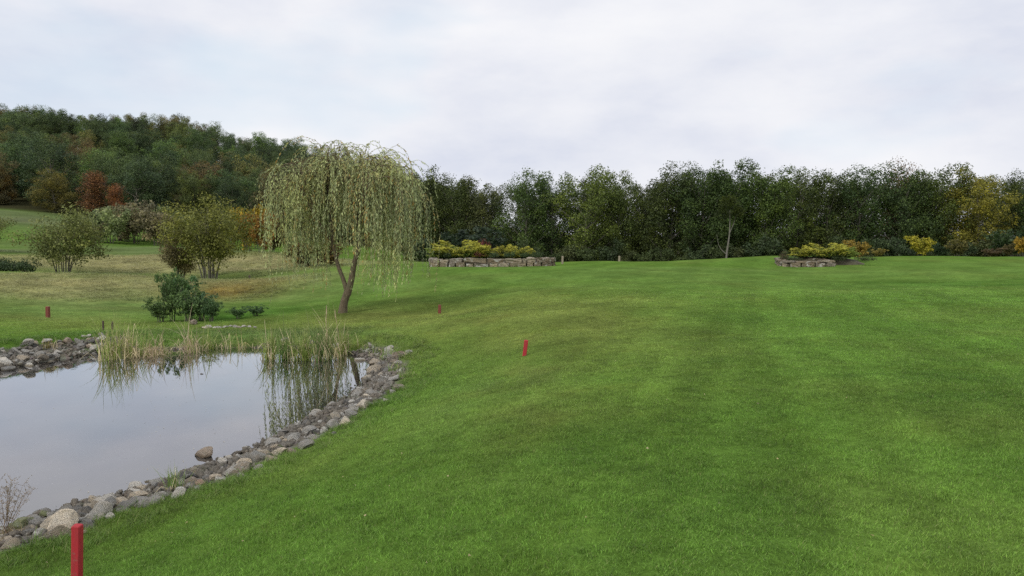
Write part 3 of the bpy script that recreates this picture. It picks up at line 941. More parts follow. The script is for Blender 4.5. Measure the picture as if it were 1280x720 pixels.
def forest_tree(seed, H=16., Wc=9, n=9000, low=.14, kind='oak', open_=0.0, leaf=.245):
    rng = np.random.default_rng(seed)
    T = Tubes()
    lean = rng.normal(size=2) * .03
    tr = np.array([[0, 0, -.4], [lean[0] * H * .2, lean[1] * H * .2, H * .2], [rng.normal() * .3, rng.normal() * .3, H * .5], [rng.normal() * .6, rng.normal() * .6, H * .78]])
    tp = spline(tr, 10)
    T.add(tp, np.linspace(H * .016, H * .004, 10), 7)
    blobs = []
    nl = int(24 + 6 * rng.random())
    for i in range(nl):
        f = low + (1.0 - low) * (i + rng.random()) / nl
        k = f * (len(tp) - 1) * .86; p = tp[min(int(k), len(tp) - 1)]
        if kind == 'oak': prof = max(.3, 1 - ((f - .5) / .66) ** 2) ** .5
        elif kind == 'cone': prof = max(.15, 1.1 - f)
        else: prof = .6 + .3 * math.sin(f * 6)
        a = i * 2.4 + rng.normal() * .5
        ln = Wc * .5 * prof * rng.uniform(.45, .95)
        e = np.array([p[0] + math.cos(a) * ln, p[1] + math.sin(a) * ln, H * (.05 + .84 * f + rng.uniform(-.03, .04))])
        q = spline([p, (p + e) / 2 + [0, 0, -H * .01], e], 6)
        T.add(q, np.linspace(H * .006, H * .0015, 6), 5)
        for t in (.5, .8, 1.0):
            c = q[int(t * 5)]
            blobs.append((*(c + rng.normal(size=3) * H * .02), H * rng.choice([rng.uniform(.045, .09), rng.uniform(.09, .135)], p=[.7, .3]) * (1 - .3 * open_)))
            if rng.random() < .8:
                blobs.append((*(c + rng.normal(size=3) * H * .05), H * rng.uniform(.03, .06)))
    C, D = blob_leaves(blobs, int(n * (1 - .4 * open_)), leaf, leaf * .7, rng, .62)
    C[:, 2] = np.maximum(C[:, 2], .3)
    k = H / np.percentile(C[:, 2], 99.7)
    C[:, 2] *= k
    sz = leaf * rng.uniform(.6, 1.3, len(C))
    me_c = mesh_leaves('crown', C, D, sz, sz * .7, rng, .2, None, D)
    return T.mesh('trunk'), me_c


def plant(meshes, name, x, y, color, label, cat, group=None, s=1.0, rz=0, leafm=None, barkm=None, sxy=None, z=None):
    zz = hz(x, y) if z is None else z
    o = empty(name, (x, y, zz), rz)
    o.scale = ((sxy or 1) * s, (sxy or 1) * s, s)
    t = link('trunk', meshes[0], barkm or M_BARK, o)
    c = link('crown', meshes[1], leafm or M_LEAF, o)
    c.color = (*color, 1); t.color = (1, 1, 1, 1)
    return tag(o, label, cat, group)


PT = [forest_tree(101 + i, 16, 10.8, 23000, .06 if i % 2 else .14, 'oak', [0, .3, .1, .5, 0, .2, .35][i]) for i in range(7)]
PN = [forest_tree(201 + i, 16, 6.5, 11000, .1, ['cone', 'pole', 'oak'][i], .15) for i in range(3)]

DG, MG, OG = (.060, .086, .028), (.080, .115, .032), (.12, .145, .035)
LG, BR, YL = (.095, .13, .030), (.105, .075, .030), (.17, .14, .022)
# front row of the right-hand tree belt: px, top py, depth, prototype, width, colour, label
BELT = [
    (528, 212, 128, 0, 1.0, DG, 'dark tree just right of the willow crown, first of the tree belt'),
    (566, 219, 126, 4, 1.0, DG, 'dark tree of the belt behind the left end of the stone planter'),
    (604, 222, 124, 2, .95, (.055, .068, .032), 'greyish olive tree left of the notch of sky in the tree belt'),
    (655, 214, 122, 1, .9, (.05, .082, .028), 'slender open tree right of the notch of sky in the tree belt'),
    (690, 218, 124, 3, .95, (.04, .07, .024), 'open crowned tree above the wooden post by the planter'),
    (731, 209, 120, 5, 1.1, (.075, .105, .028), 'tall light olive green tree left of the low saddle in the belt'),
    (771, 216, 123, 3, .9, (.062, .088, .026), 'loose tree with sky flecks directly above the second wooden post'),
    (806, 226, 126, 6, .8, DG, 'lowest thin tree in the saddle of the belt left of the tallest oaks'),
    (838, 209, 121, 0, 1.0, DG, 'dark oak at the left end of the tallest dark clump'),
    (876, 206, 119, 4, 1.05, (.034, .058, .02), 'dark dense oak left of the pale slender trunk'),
    (916, 204, 121, 2, 1.1, (.038, .066, .02), 'tallest dark oak above the pale slender trunk'),
    (957, 207, 118, 0, 1.0, (.05, .08, .022), 'mid green oak with lighter lower boughs right of the pale trunk'),
    (996, 212, 122, 5, .95, MG, 'mid green tree above the left end of the right planter'),
    (1034, 213, 120, 3, 1.0, DG, 'open dark tree above the golden junipers of the right planter'),
    (1070, 210, 119, 1, 1.0, (.034, .06, .022), 'dark rounded tree left of the sky gap near the right end'),
    (1124, 207, 118, 4, 1.1, (.036, .06, .022), 'broad dark tree above the tall yellow shrub'),
    (1166, 207, 120, 2, 1.05, MG, 'mid green tree between the broad dark tree and the yellowing tree'),
    (1222, 213, 116, 5, 1.1, (.125, .125, .025), 'yellowing olive tree near the right edge of the photo'),
    (1262, 218, 121, 6, .9, DG, 'dark tree at the right edge behind the yellowing tree'),
    (1306, 220, 118, 0, 1.0, (.04, .07, .025), 'dark tree cut off by the right edge of the photo')]
GB = 'front row trees of the right hand tree belt'


def tree_top(px, py, Y, base):
    return at(px, py, Y)[2] - base


for (px, py, Y, k, wx, c, lab) in BELT:
    x = ax(px, Y); b_ = hz(x, Y); h = tree_top(px, py, Y, b_)
    plant(PT[k], 'forest_tree', x, Y, c if c in (DG, MG) else tuple(v * 1.6 for v in c), lab, 'tree', GB, h / 16, random.uniform(0, 6.28), sxy=wx)
for i in range(24):
    px = 515 + i * 33.5 + random.uniform(-8, 8)
    if 618 < px < 648: px = 668
    if 1085 < px < 1108: px = 1080
    Y = random.uniform(132, 150); x = ax(px, Y); b_ = hz(x, Y)
    top = np.interp(px, [515, 570, 610, 650, 730, 800, 870, 960, 1100, 1200, 1290], [222, 228, 236, 228, 220, 236, 216, 218, 222, 219, 226])
    plant(PT[(i * 3 + 1) % 7], 'forest_tree', x, Y, random.choice([DG, DG, MG, (.045, .06, .028)]), 'dark tree in the shaded back row of the right hand tree belt', 'tree',
          'back row trees of the right hand tree belt', tree_top(px, top + random.uniform(-3, 5), Y, b_) / 16, random.uniform(0, 6.28), sxy=1.0)
# brown topped tree, pale trunk
x = ax(1128, 125); plant(PN[2], 'forest_tree', x, 125, (.13, .085, .04), 'tree with brown autumn top poking above the belt near the right end', 'tree', GB, tree_top(1128, 203, 125, hz(x, 125)) / 16, 1, sxy=.9)
T = Tubes(); T.add(spline([(0, 0, -.3), (.15, 0, 2.4), (.5, .1, 5.2), (.45, 0, 8.3)], 12), np.linspace(.17, .06, 12), 8)
T.add(spline([(.1, 0, 2.2), (-.9, .1, 3.3), (-1.3, 0, 5)], 6), np.linspace(.07, .02, 6), 5)
T.add(spline([(.5, 0, 5.2), (1.1, .1, 6.6), (1.4, 0, 8)], 6), np.linspace(.06, .02, 6), 5)
rg = np.random.default_rng(5)
C, D = blob_leaves([(.5, 0, 8.6, 1.5), (1.6, .1, 8.2, 1.0), (-.6, .2, 7.8, 1.1), (.2, .4, 9.6, 1.1)], 1500, .3, .2, rg)
plant((T.mesh('trunk'), mesh_leaves('crown', C, D, .3, .2, rg)), 'forest_tree', ax(907, 108), 108, (.05, .072, .024), 'slender tree with a bare pale trunk at the front of the dark oaks', 'tree', None, 1, 0, None, M_PALE)

# shrubs ------------------------------------------------------------
def shrub(seed, Wd, H, n, leaf, stems=7, base=.15, dense=.4, up=.3, el=.6, br=1.0):
    rng = np.random.default_rng(seed); T = Tubes(); blobs = []
    for i in range(stems):
        a = i * 6.283 / stems + rng.normal() * .4
        r = Wd * .5 * rng.uniform(.3, .85); h = H * rng.uniform(.62, .92) * (1 - .25 * (r / (Wd * .5)) ** 2)
        e = np.array([math.cos(a) * r, math.sin(a) * r, h])
        q = spline([(math.cos(a) * .06 * Wd, math.sin(a) * .06 * Wd, -.1), (e[0] * .35, e[1] * .35, h * .45), e], 8)
        T.add(q, np.linspace(H * .0085, H * .003, 8), 5)
        for t in (4, 5, 6, 7):
            if q[t][2] > H * base:
                blobs.append((*(q[t] + rng.normal(size=3) * Wd * .05), br * Wd * rng.uniform(.10, .17)))
        for _ in range(2):
            c = q[rng.integers(3, 8)] + rng.normal(size=3) * np.array([Wd * .12, Wd * .12, H * .08])
            if c[2] > H * base: blobs.append((*c, br * Wd * rng.uniform(.07, .13)))
    C, D = blob_leaves(blobs, n, leaf, leaf, rng, dense, up)
    C[:, 2] = np.maximum(C[:, 2], .06 + .1 * rng.random(len(C)))
    sz = leaf * rng.uniform(.6, 1.3, len(C))
    return T.mesh('stems'), mesh_leaves('foliage', C, D, sz, sz * el, rng, .2, None, D)


def put_shrub(ms, name, px, Y, color, label, cat='shrub', group=None, s=1.0, sxy=1.0, rz=0.0, leafm=None, barkm=None, py=None, pos=None):
    k = .87 if (px > 520 and Y < 100) or Y < 45 else 1.0
    Y *= k; s *= k
    x = ax(px, Y)
    zz = hz(x, Y)
    o = empty(name, (x, Y, zz), rz); o.scale = (s * sxy, s * sxy, s)
    link('stem', ms[0], barkm or M_BARK, o); c = link('foliage', ms[1], leafm or M_BUSH, o); c.color = (*color, 1)
    return tag(o, label, cat, group)


UND = [shrub(300 + i, 5.2, 4.6, 2600, .30, 6, .0, .3) for i in range(4)]
for i in range(34):
    px = 525 + i * 23.3 + random.uniform(-5, 5); Y = random.uniform(107, 114)
    put_shrub(UND[i % 4], 'undergrowth_bush', px, Y, random.choice([(.065, .095, .034), (.08, .115, .04), (.065, .10, .046), (.09, .115, .045), (.055, .085, .035)]), 'dark undergrowth bush at the foot of the right hand tree belt', 'bush',
              'undergrowth bushes along the foot of the tree belt', random.uniform(.6, 1.05), 1.0, random.uniform(0, 6.28))

S_A = [shrub(320 + i, 6.8, 5.0, 9000, .17, 11, .22, .3) for i in range(2)]
# left rounded shrub tree and the multi-stem pair
put_shrub(S_A[0], 'shrub_tree', 78, 58, (.19, .22, .075), 'rounded olive green multi-stem shrub tree on the left rough', 'tree', s=.98, sxy=1.0)
ms = shrub(330, 6.3, 5.9, 12500, .15, 13, .30, .3)
put_shrub(ms, 'shrub_tree', 261, 56, (.19, .205, .05), 'yellow green tree on a cluster of thin upright stems', 'tree', s=1.14, sxy=.95)
ms = shrub(331, 4.9, 4.6, 9000, .14, 11, .12, .3)
put_shrub(ms, 'shrub_tree', 225, 57, (.20, .175, .085), 'brownish shrub tree touching the yellow green tree on its left', 'tree', s=.88, sxy=.95)
put_shrub(S_A[1], 'shrub_tree', -24, 80, (.17, .2, .07), 'olive shrub cut off by the left edge of the photo', 'tree', s=.95)
ms = shrub(333, 3.0, 2.6, 2600, .2, 6, 0, .3)
for (px, Y, c, s_, sx, lab) in [(309, 84, (.36, .27, .03), 2.25, .62, 'upright golden yellow tree behind the multi-stem tree'),
                            (327, 78, (.28, .16, .035), 1.85, .62, 'orange brown upright tree at the left side of the willow'),
                            (402, 66, (.12, .085, .03), .95, 1.5, 'brown rounded bush seen through the willow behind its trunk'),
                            (376, 66, (.10, .08, .03), .8, 1.3, 'smaller brown bush behind the left curtain of the willow'),
                            (340, 82, (.12, .10, .03), 1.3, .9, 'olive brown bush behind the left edge of the willow')]:
    put_shrub(ms, 'autumn_bush', px, Y, c, lab, 'bush', s=s_, sxy=sx, rz=px)
for i in range(26):
    px = 96 + i * 10.8 + random.uniform(-3, 3); Y = random.uniform(106, 124)
    c = random.choice([(.24, .29, .13), (.22, .28, .12), (.28, .32, .16), (.20, .25, .11), (.23, .21, .12)])
    top = np.interp(px, [95, 130, 172, 215, 250, 380], [282, 272, 262, 275, 280, 296]) + random.uniform(-4, 6)
    x = ax(px, Y); h = at(px, top, Y)[2] - hz(x, Y)
    put_shrub(UND[i % 4], 'hedge_bush', px, Y, c, 'grey green bush in the loose row between the fairway and the hillside wood', 'bush', 'bushes in the row below the hillside wood', max(.7, h / 3.4), 1.0, i * 1.3)
ms = shrub(341, 2.6, .9, 1800, .12, 7, 0, .3)
for px, sx in ((8, 1.0), (32, 1.0), (-12, 1)):
    put_shrub(ms, 'low_shrub', px, 55, (.055, .09, .04), 'low dark green spreading shrub at the left edge below the rounded shrub tree' if px != 32 else 'low dark green shrub between the left edge and the rounded shrub tree', 'shrub', None if px == 32 else 'low shrubs cut off by the left edge', 1.0, sx, px)
# leafy green shrubs behind the dam
LS = [shrub(350 + i, 2.3, 1.8, 2900, .10, 17, 0, .1, .4, .7, .62) for i in range(2)]
for i, (px, Y, s_, sx, c, lab) in enumerate([
    (198, 32.0, .62, 1.15, (.11, .18, .065), 'low leafy shrub at the left end of the clump behind the dam'),
    (213, 32.6, 1.42, .42, (.10, .17, .06), 'tallest narrow leafy shoot of the clump behind the dam'),
    (234, 32.2, .85, 1.0, (.12, .20, .075), 'middle leafy green shrub of the clump behind the dam'),
    (250, 33.0, .8, .9, (.09, .17, .09), 'leafy bluish green shrub right of the middle of the clump'),
    (262, 32.0, .55, .9, (.08, .15, .06), 'low leafy shrub at the right end of the clump by the white stones'),
    (222, 41.0, 1.05, 1.0, (.08, .16, .06), 'leafy green shrub under the brownish shrub tree'),
    (296, 33.5, .30, 1.5, (.09, .17, .065), 'ankle high leafy weed patch beyond the white stones'),
    (318, 34.5, .32, 1.6, (.085, .16, .065), 'ankle high leafy weed patch right of the white stones')]):
    put_shrub(LS[i % 2], 'leafy_shrub', px, Y, c, lab, 'shrub', s=s_, sxy=sx, rz=i * 2.0)

# bushes on the right crest
YS_ = shrub(360, 3.0, 2.9, 2600, .22, 8, .0, .3, .1)
for (px, Y, s_, sx, c, lab) in [
    (1149, 86, .95, .95, (.34, .32, .035), 'tall bright yellow shrub in front of the dark belt'),
    (1175, 90, .75, 1.0, (.035, .065, .028), 'dark green bush right of the tall yellow shrub'),
    (1196, 86, .80, 1.05, (.13, .125, .04), 'olive yellow bush right of the tall yellow shrub'),
    (1132, 92, .6, 1.2, (.035, .06, .025), 'low dark bush left of the tall yellow shrub'),
    (1098, 84, .42, 1.2, (.22, .19, .05), 'low yellowish bush right of the golden shrub on the planter'),
    (1243, 88, .45, 1.7, (.12, .09, .05), 'low brown bush near the right edge on the crest'),
    (1262, 88, .65, .8, (.10, .09, .035), 'thin brownish green bush near the right edge'),
    (1280, 84, .90, .8, (.32, .22, .03), 'yellow orange bush at the right edge of the photo'),
    (1270, 96, 1.6, 1.2, (.05, .085, .035), 'large green bush behind the brown bushes at the right edge'),
    (600, 78, 1.35, 1.35, (.034, .055, .034), 'dark blue green pine bush behind the stone planter'),
    (575, 80, 1.1, 1.1, (.03, .052, .03), 'dark green bush at the back left of the stone planter')]:
    put_shrub(YS_, 'crest_bush', px, Y, c, lab, 'bush', s=s_, sxy=sx, rz=px * .7)

# hillside wood ------------------------------------------------------
hill = []
tr_ = 0
while tr_ < 20000 and len(hill) < 215:
    tr_ += 1
    Y = random.uniform(158, 300); px = random.uniform(-40, 560)
    x = ax(px, Y)
    if any((a - x) ** 2 + (b_ - Y) ** 2 < (7.4 if Y < 250 else 6.4) ** 2 for a, b_ in hill): continue
    hill.append((x, Y))
CH = [(.034, .058, .028), (.045, .068, .03), (.058, .078, .03), (.075, .08, .032), (.07, .065, .036), (.03, .048, .026), (.05, .085, .03), (.085, .07, .038)]
CHN = ['dark green', 'mid green', 'olive green', 'olive', 'brownish', 'very dark', 'fresh green', 'russet']
P_HILL = PT + PT + PN[2:]
for i, (x, Y) in enumerate(hill):
    px = x / Y * F_PX + 640
    k = random.choices(range(8), [5, 5, 4, 2.2, 1.6, 4, 3, .8])[0]
    zone = 'upper' if Y > 255 else 'lower' if Y < 195 else 'middle'
    side = 'left' if px < 150 else 'right' if px > 330 else 'central'
    lab = '%s tree on the %s %s part of the hillside wood' % (CHN[k], zone, side)
    c = np.array(CH[k]) * random.uniform(1.45, 2.7)
    plant(P_HILL[random.randrange(len(P_HILL))], 'hillside_tree', x, Y, tuple(c), lab, 'tree', 'trees: ' + lab, random.uniform(.6, .92), random.uniform(0, 6.28), sxy=random.uniform(1.0, 1.35))
for (px, pyt, Y, mm, sx, c, lab) in [
    (121, 214, 152, PN[0], 1.9, (.19, .10, .058), 'larger rust red tree at the foot of the hillside wood'),
    (150, 230, 151, PN[0], 1.6, (.24, .115, .064), 'smaller rust red tree right of the larger rust red tree'),
    (72, 213, 155, PT[4], 1.5, (.16, .15, .05), 'domed olive yellow tree at the foot of the wood left of the red trees'),
    (3, 208, 165, PT[0], 1.2, (.21, .15, .055), 'golden brown tree at the left edge of the hillside wood'),
    (142, 144, 262, PT[2], 1.0, (.04, .055, .036), 'dark round topped tree standing proud on the ridge skyline'),
    (176, 148, 260, PT[4], 1.15, (.036, .05, .034), 'second dark dome on the ridge skyline, right of the first'),
    (46, 137, 265, PT[5], 1.1, (.05, .065, .042), 'tall dark tree on the ridge skyline near the left edge'),
    (88, 142, 265, PT[1], 1.2, (.055, .07, .045), 'ragged tree on the ridge skyline left of the dark domes'),
    (128, 148, 268, PT[3], 1.1, (.09, .07, .05), 'brownish bare topped tree on the ridge skyline left of the first dark dome'),
    (222, 152, 262, PT[6], 1.2, (.06, .07, .045), 'tree with thin twigs on the ridge skyline right of the domes'),
    (262, 163, 262, PT[3], 1.2, (.05, .06, .04), 'dark tree on the descending ridge skyline left of the willow')]:
    x = ax(px, Y); b_ = hz(x, Y); h = tree_top(px, pyt, Y, b_)
    print('hill', px, round(h, 1))
    plant(mm, 'hillside_tree', x, Y, c, lab, 'tree', None, h / 16, px, sxy=sx)

# ------------------------------------------------------------------ willow
def willow():
    rng = np.random.default_rng(77)
    S = 36 / F_PX
    x0, y0 = ax(429, 29.6), 29.6
    root = empty('willow_tree', (x0, y0, hz(x0, y0)))
    root.scale = (.823, .823, .823)
    tag(root, 'weeping willow with hanging silvery green curtains standing behind the pond', 'tree')
    T = Tubes()
    main = spline([(-.08, 0, -.2), (.0, 0, .45), (.18, 0, .98)], 6)
    T.add(main, [.26, .215, .19, .18, .175, .17], 10)
    Lm = spline([(.17, 0, .85), (.0, .05, 1.5), (-.28, .1, 2.25), (-.5, .2, 3.2), (-.6, .3, 4.3), (-.75, .3, 5.9)], 18)
    Rm = spline([(.17, 0, .85), (.38, -.05, 1.6), (.5, -.1, 2.2), (.72, -.1, 3.0), (.80, -.1, 3.7), (.66, -.1, 4.6), (.7, -.2, 5.8)], 20)
    T.add(Lm, np.linspace(.115, .045, 18), 8); T.add(Rm, np.linspace(.165, .05, 20), 9)
    L2 = spline([Rm[13], (1.2, .2, 5.0), (1.75, .4, 6.0)], 10); T.add(L2, np.linspace(.09, .035, 10), 7)
    L3 = spline([Lm[10], (-1.1, -.4, 4.4), (-1.6, -.6, 5.4)], 10); T.add(L3, np.linspace(.07, .03, 10), 6)
    L4 = spline([Rm[11], (.6, 1.0, 4.6), (.4, 1.8, 5.7)], 10); T.add(L4, np.linspace(.08, .03, 10), 6)
    L5 = spline([Rm[12], (1.1, -.9, 4.8), (1.4, -1.7, 5.6)], 10); T.add(L5, np.linspace(.08, .03, 10), 6)
    link('trunk', T.mesh('trunk'), M_WBARK, root)
    # boughs
    B = Tubes(); boughs = []
    src = [Lm, Rm, L2, L3, L4, L5]
    for i in range(60):
        li = rng.choice(6, p=[.22, .24, .16, .12, .13, .13]); lim = src[li]
        p = lim[rng.integers(int(len(lim) * .55), len(lim))]
        a = math.atan2(p[1], p[0] - .35) + rng.normal() * .75
        rr = rng.uniform(.5, 1.75) * (1.05 if math.cos(a) > 0 else .95)
        top = rng.uniform(6.8, 7.7) - .42 * (rr + np.hypot(p[0] - .35, p[1]) * .18)
        e1 = p + np.array([math.cos(a) * rr * .45, math.sin(a) * rr * .45, max(.3, (top - p[2]) * .9)])
        e2 = p + np.array([math.cos(a) * rr, math.sin(a) * rr, max(.2, (top - p[2]) * .95)])
        e3 = e2 + np.array([math.cos(a) * rr * .3, math.sin(a) * rr * .3, -rng.uniform(.3, 1.0)])
        q = spline([p, e1, e2, e3], 14); boughs.append(q)
        B.add(q, np.linspace(.035, .008, 14), 5)
    for i in range(16):
        lim = (Lm, Rm)[i % 2]; p = lim[-rng.integers(1, 5)]
        a = rng.random() * 6.283; rr = rng.uniform(.25, 1.2); top = rng.uniform(7.1, 7.85)
        e2 = np.array([-.1 + .5 * rng.normal() + math.cos(a) * rr, math.sin(a) * rr, top])
        e3 = e2 + np.array([math.cos(a) * .5, math.sin(a) * .5, -.5])
        q = spline([p, (p + e2) / 2 + [0, 0, .35], e2, e3], 14); boughs.append(q)
        B.add(q, np.linspace(.03, .008, 14), 5)
    # shoots with leaves
    C, D, A, LN = [], [], [], []
    bw_ = rng.gamma(1.3, 1.0, len(boughs)); bw_ /= bw_.sum(); bz = rng.choice([-.55, 0, .5, 1.3, 2.1], len(boughs), p=[.22, .24, .2, .19, .15])
    nS = 1180
    for i in range(nS):
        bi = rng.choice(len(boughs), p=bw_); q = boughs[bi]
        k = rng.integers(4, 14); p = q[k].copy()
        d = unit(q[min(k + 1, 13)] - q[max(k - 1, 0)]) * .38 + rng.normal(size=3) * .34 + np.array([0, 0, .25 if rng.random() < .2 else 0])
        d = unit(d)
        ex = p[0] - .35; rad = math.hypot(ex, p[1])
        an = math.atan2(p[1], ex)
        zmin = {0: 1.55, 1: .95}[int(ex > 0)] + .45 * math.sin(3 * an + 1) + .3 * math.sin(7 * an) + bz[bi] + rng.exponential(.75)
        if abs(ex) < 1.3 and p[1] < 0: zmin = rng.uniform(2.5, 4.6)
        if rng.random() < .035: zmin = rng.uniform(.3, 1.3)
        length = rng.uniform(1.5, 6.3)
        pts = [p.copy()]; acc = 0; stp = .13
        g = rng.uniform(.13, .34)
        while acc < length and p[2] > zmin:
            d = unit(d + np.array([-.01, 0, -g]) + rng.normal(size=3) * .055)
            p = p + d * stp; acc += stp; pts.append(p.copy())
        pts = np.array(pts)
        if len(pts) < 4 or pts[:, 2].max() > 8.25 or np.hypot(pts[:, 0] - .35, pts[:, 1]).max() > 4.35: continue
        sel = pts[::3] if len(pts) > 6 else pts
        B.add(sel, np.linspace(.007, .003, len(sel)), 3)
        ac = 1.0 if rng.random() < .13 else (.45 if rng.random() < .25 else 0)
        for j in range(1, len(pts)):
            dd = pts[j] - pts[j - 1]
            for m_ in range(2 if rng.random() < .75 else 1):
                f = rng.random()
                out = unit(rng.normal(size=3)) * .6
                vd = unit(unit(dd) + out + np.array([0, 0, -.35]))
                ln = rng.uniform(.09, .20)
                C.append(pts[j - 1] + dd * f + vd * ln * .5); D.append(vd); LN.append(ln)
                A.append(ac * rng.uniform(.3, 1) if rng.random() < .7 else 0)
    link('branch', B.mesh('branch'), M_WBARK, root)
    C = np.array(C); D = np.array(D); LN = np.array(LN)
    cr = link('foliage', mesh_leaves('foliage', C, D, LN, LN * .24, rng, .08, np.array(A)), M_WILLOW, root)
    cr.color = (.45, .52, .27, 1)
    print('willow leaves', len(C))


willow()

# ------------------------------------------------------------------ stone planters with junipers
def block_mesh(w, d, h, seed):
    rng = np.random.default_rng(seed)
    bm = bmesh.new(); bmesh.ops.create_cube(bm, size=1)
    for v in bm.verts: v.co = (v.co.x * w, v.co.y * d, v.co.z * h)
    bmesh.ops.bevel(bm, geom=bm.edges[:], offset=min(w, h) * .13, segments=2, affect='EDGES', profile=.6)
    bmesh.ops.subdivide_edges(bm, edges=[e for e in bm.edges if e.calc_length() > .14], cuts=2, use_grid_fill=True)
    for v in bm.verts:
        c = v.co
        v.co += v.co.__class__((float(rng.normal() * .012), float(rng.normal() * .018), float(rng.normal() * .012 + .02 * math.sin(c.x * 6 + seed))))
    me = bpy.data.meshes.new('wall_block'); bm.to_mesh(me); bm.free()
    me.materials.append(M_STONE); return me


def planter_wall(p0, p1, rows, wr, label, back, seed, bulge=.8):
    rg = random.Random(seed)
    p0, p1 = np.array(p0), np.array(p1)
    mid = (p0 + p1) / 2
    root = empty('stone_wall', (mid[0], mid[1], hz(*mid)))
    tag(root, label, 'wall')
    path = [p0 + np.array([.25, back]), p0, mid + np.array([0, -bulge]), p1, p1 + np.array([-.25, back])]
    pts = spline(np.array([[*q, 0] for q in path]), 60)[:, :2]
    seg = np.concatenate([[0], np.cumsum(np.linalg.norm(np.diff(pts, axis=0), axis=1))])
    tot = seg[-1]
    zb = 0
    for r_, h in enumerate(rows):
        s_ = -rg.uniform(0, .5)
        while s_ < tot:
            w = rg.uniform(*wr) * rg.choice([.6, 1, 1, 1.25])
            c = min(max(s_ + w / 2, 0), tot)
            x = np.interp(c, seg, pts[:, 0]); y = np.interp(c, seg, pts[:, 1])
            x2 = np.interp(min(c + .1, tot), seg, pts[:, 0]) - np.interp(max(c - .1, 0), seg, pts[:, 0]); y2 = np.interp(min(c + .1, tot), seg, pts[:, 1]) - np.interp(max(c - .1, 0), seg, pts[:, 1])
            hh_ = h * rg.uniform(.72, 1.08)
            o = link('wall_block', block_mesh(w - .07, .5, hh_, rg.randrange(9999)), None, root)
            z0 = hz(x, y) - root.location.z
            o.location = (x - mid[0], y - mid[1] + .06 * r_, z0 + zb + hh_ / 2 - .04)
            o.rotation_euler = (rg.gauss(0, .05), rg.gauss(0, .035), math.atan2(y2, x2) + rg.gauss(0, .06))
            cc = rg.choice([(.25, .21, .14), (.20, .165, .11), (.30, .26, .19), (.17, .135, .09), (.23, .20, .16)])
            o.color = (*cc, 1)
            s_ += w
        zb += h - .02
    return root


def mound(name, c, rx, ry, h, label, color_n, seed):
    """raised soil bed of a planter with a low green ground cover"""
    rng = np.random.default_rng(seed)
    t = np.linspace(0, 2 * np.pi, 36, endpoint=False); rr = np.linspace(0, 1, 8)
    V, Q = [], []
    z0 = hz(*c)
    for i, r_ in enumerate(rr):
        for a in t:
            zz = h * (1 - r_ ** 3) + rng.normal() * .02
            x, y = math.cos(a) * rx * r_, math.sin(a) * ry * r_
            V.append((x, y, zz + (hz(c[0] + x, c[1] + y) - z0) * r_ - .05 * r_))
    for i in range(7):
        for j in range(36):
            Q.append((i * 36 + j, i * 36 + (j + 1) % 36, (i + 1) * 36 + (j + 1) % 36, (i + 1) * 36 + j))
    me = mesh_np(name, V, Q, smooth=True)
    o = link(name, me, M_SOIL, None, (*c, z0))
    return tag(o, label, 'soil bed', kind='structure')


M_SOIL = bark_mat('bed_soil', (.07, .055, .035), (.10, .09, .05), 3)


def juniper(seed, Wd, H, n, layers=9):
    rng = np.random.default_rng(seed); T = Tubes(); C, D, A = [], [], []
    for i in range(layers * 4):
        a = rng.random() * 6.283; r = Wd * .5 * rng.uniform(.35, 1.0); z = H * rng.choice([.3, .55, .8, 1.0]) * rng.uniform(.9, 1.08) * (1.05 - .5 * (r / (Wd * .5)))
        e = np.array([math.cos(a) * r, math.sin(a) * r * .75, z])
        q = spline([(0, 0, 0), e * [.5, .5, .45], e], 7); T.add(q, np.linspace(.04, .012, 7), 4)
        m = n // (layers * 4)
        f = rng.random(m) ** .6
        idx = np.clip(f * 6, 0, 5.99); b_ = q[idx.astype(int)] * (1 - idx % 1)[:, None] + q[idx.astype(int) + 1] * (idx % 1)[:, None]
        sp = .1 + .16 * Wd * .3 * np.sin(f * 3.1)
        off = rng.normal(size=(m, 3)) * np.stack([sp * .85, sp * .85, sp * .13], -1)
        C.append(b_ + off + [0, 0, .04]); D.append(unit(np.array([math.cos(a), math.sin(a), .15])[None] + rng.normal(size=(m, 3)) * [.45, .45, .25]))
        A.append(np.clip((f - .45) * 1.9 + rng.normal(size=m) * .2, 0, 1))
    C = np.concatenate(C); C[:, 2] = np.maximum(C[:, 2], .05)
    me = mesh_leaves('foliage', C, np.concatenate(D), rng.uniform(.12, .26, len(C)), rng.uniform(.04, .09, len(C)), rng, .1, np.concatenate(A))
    return T.mesh('stems'), me


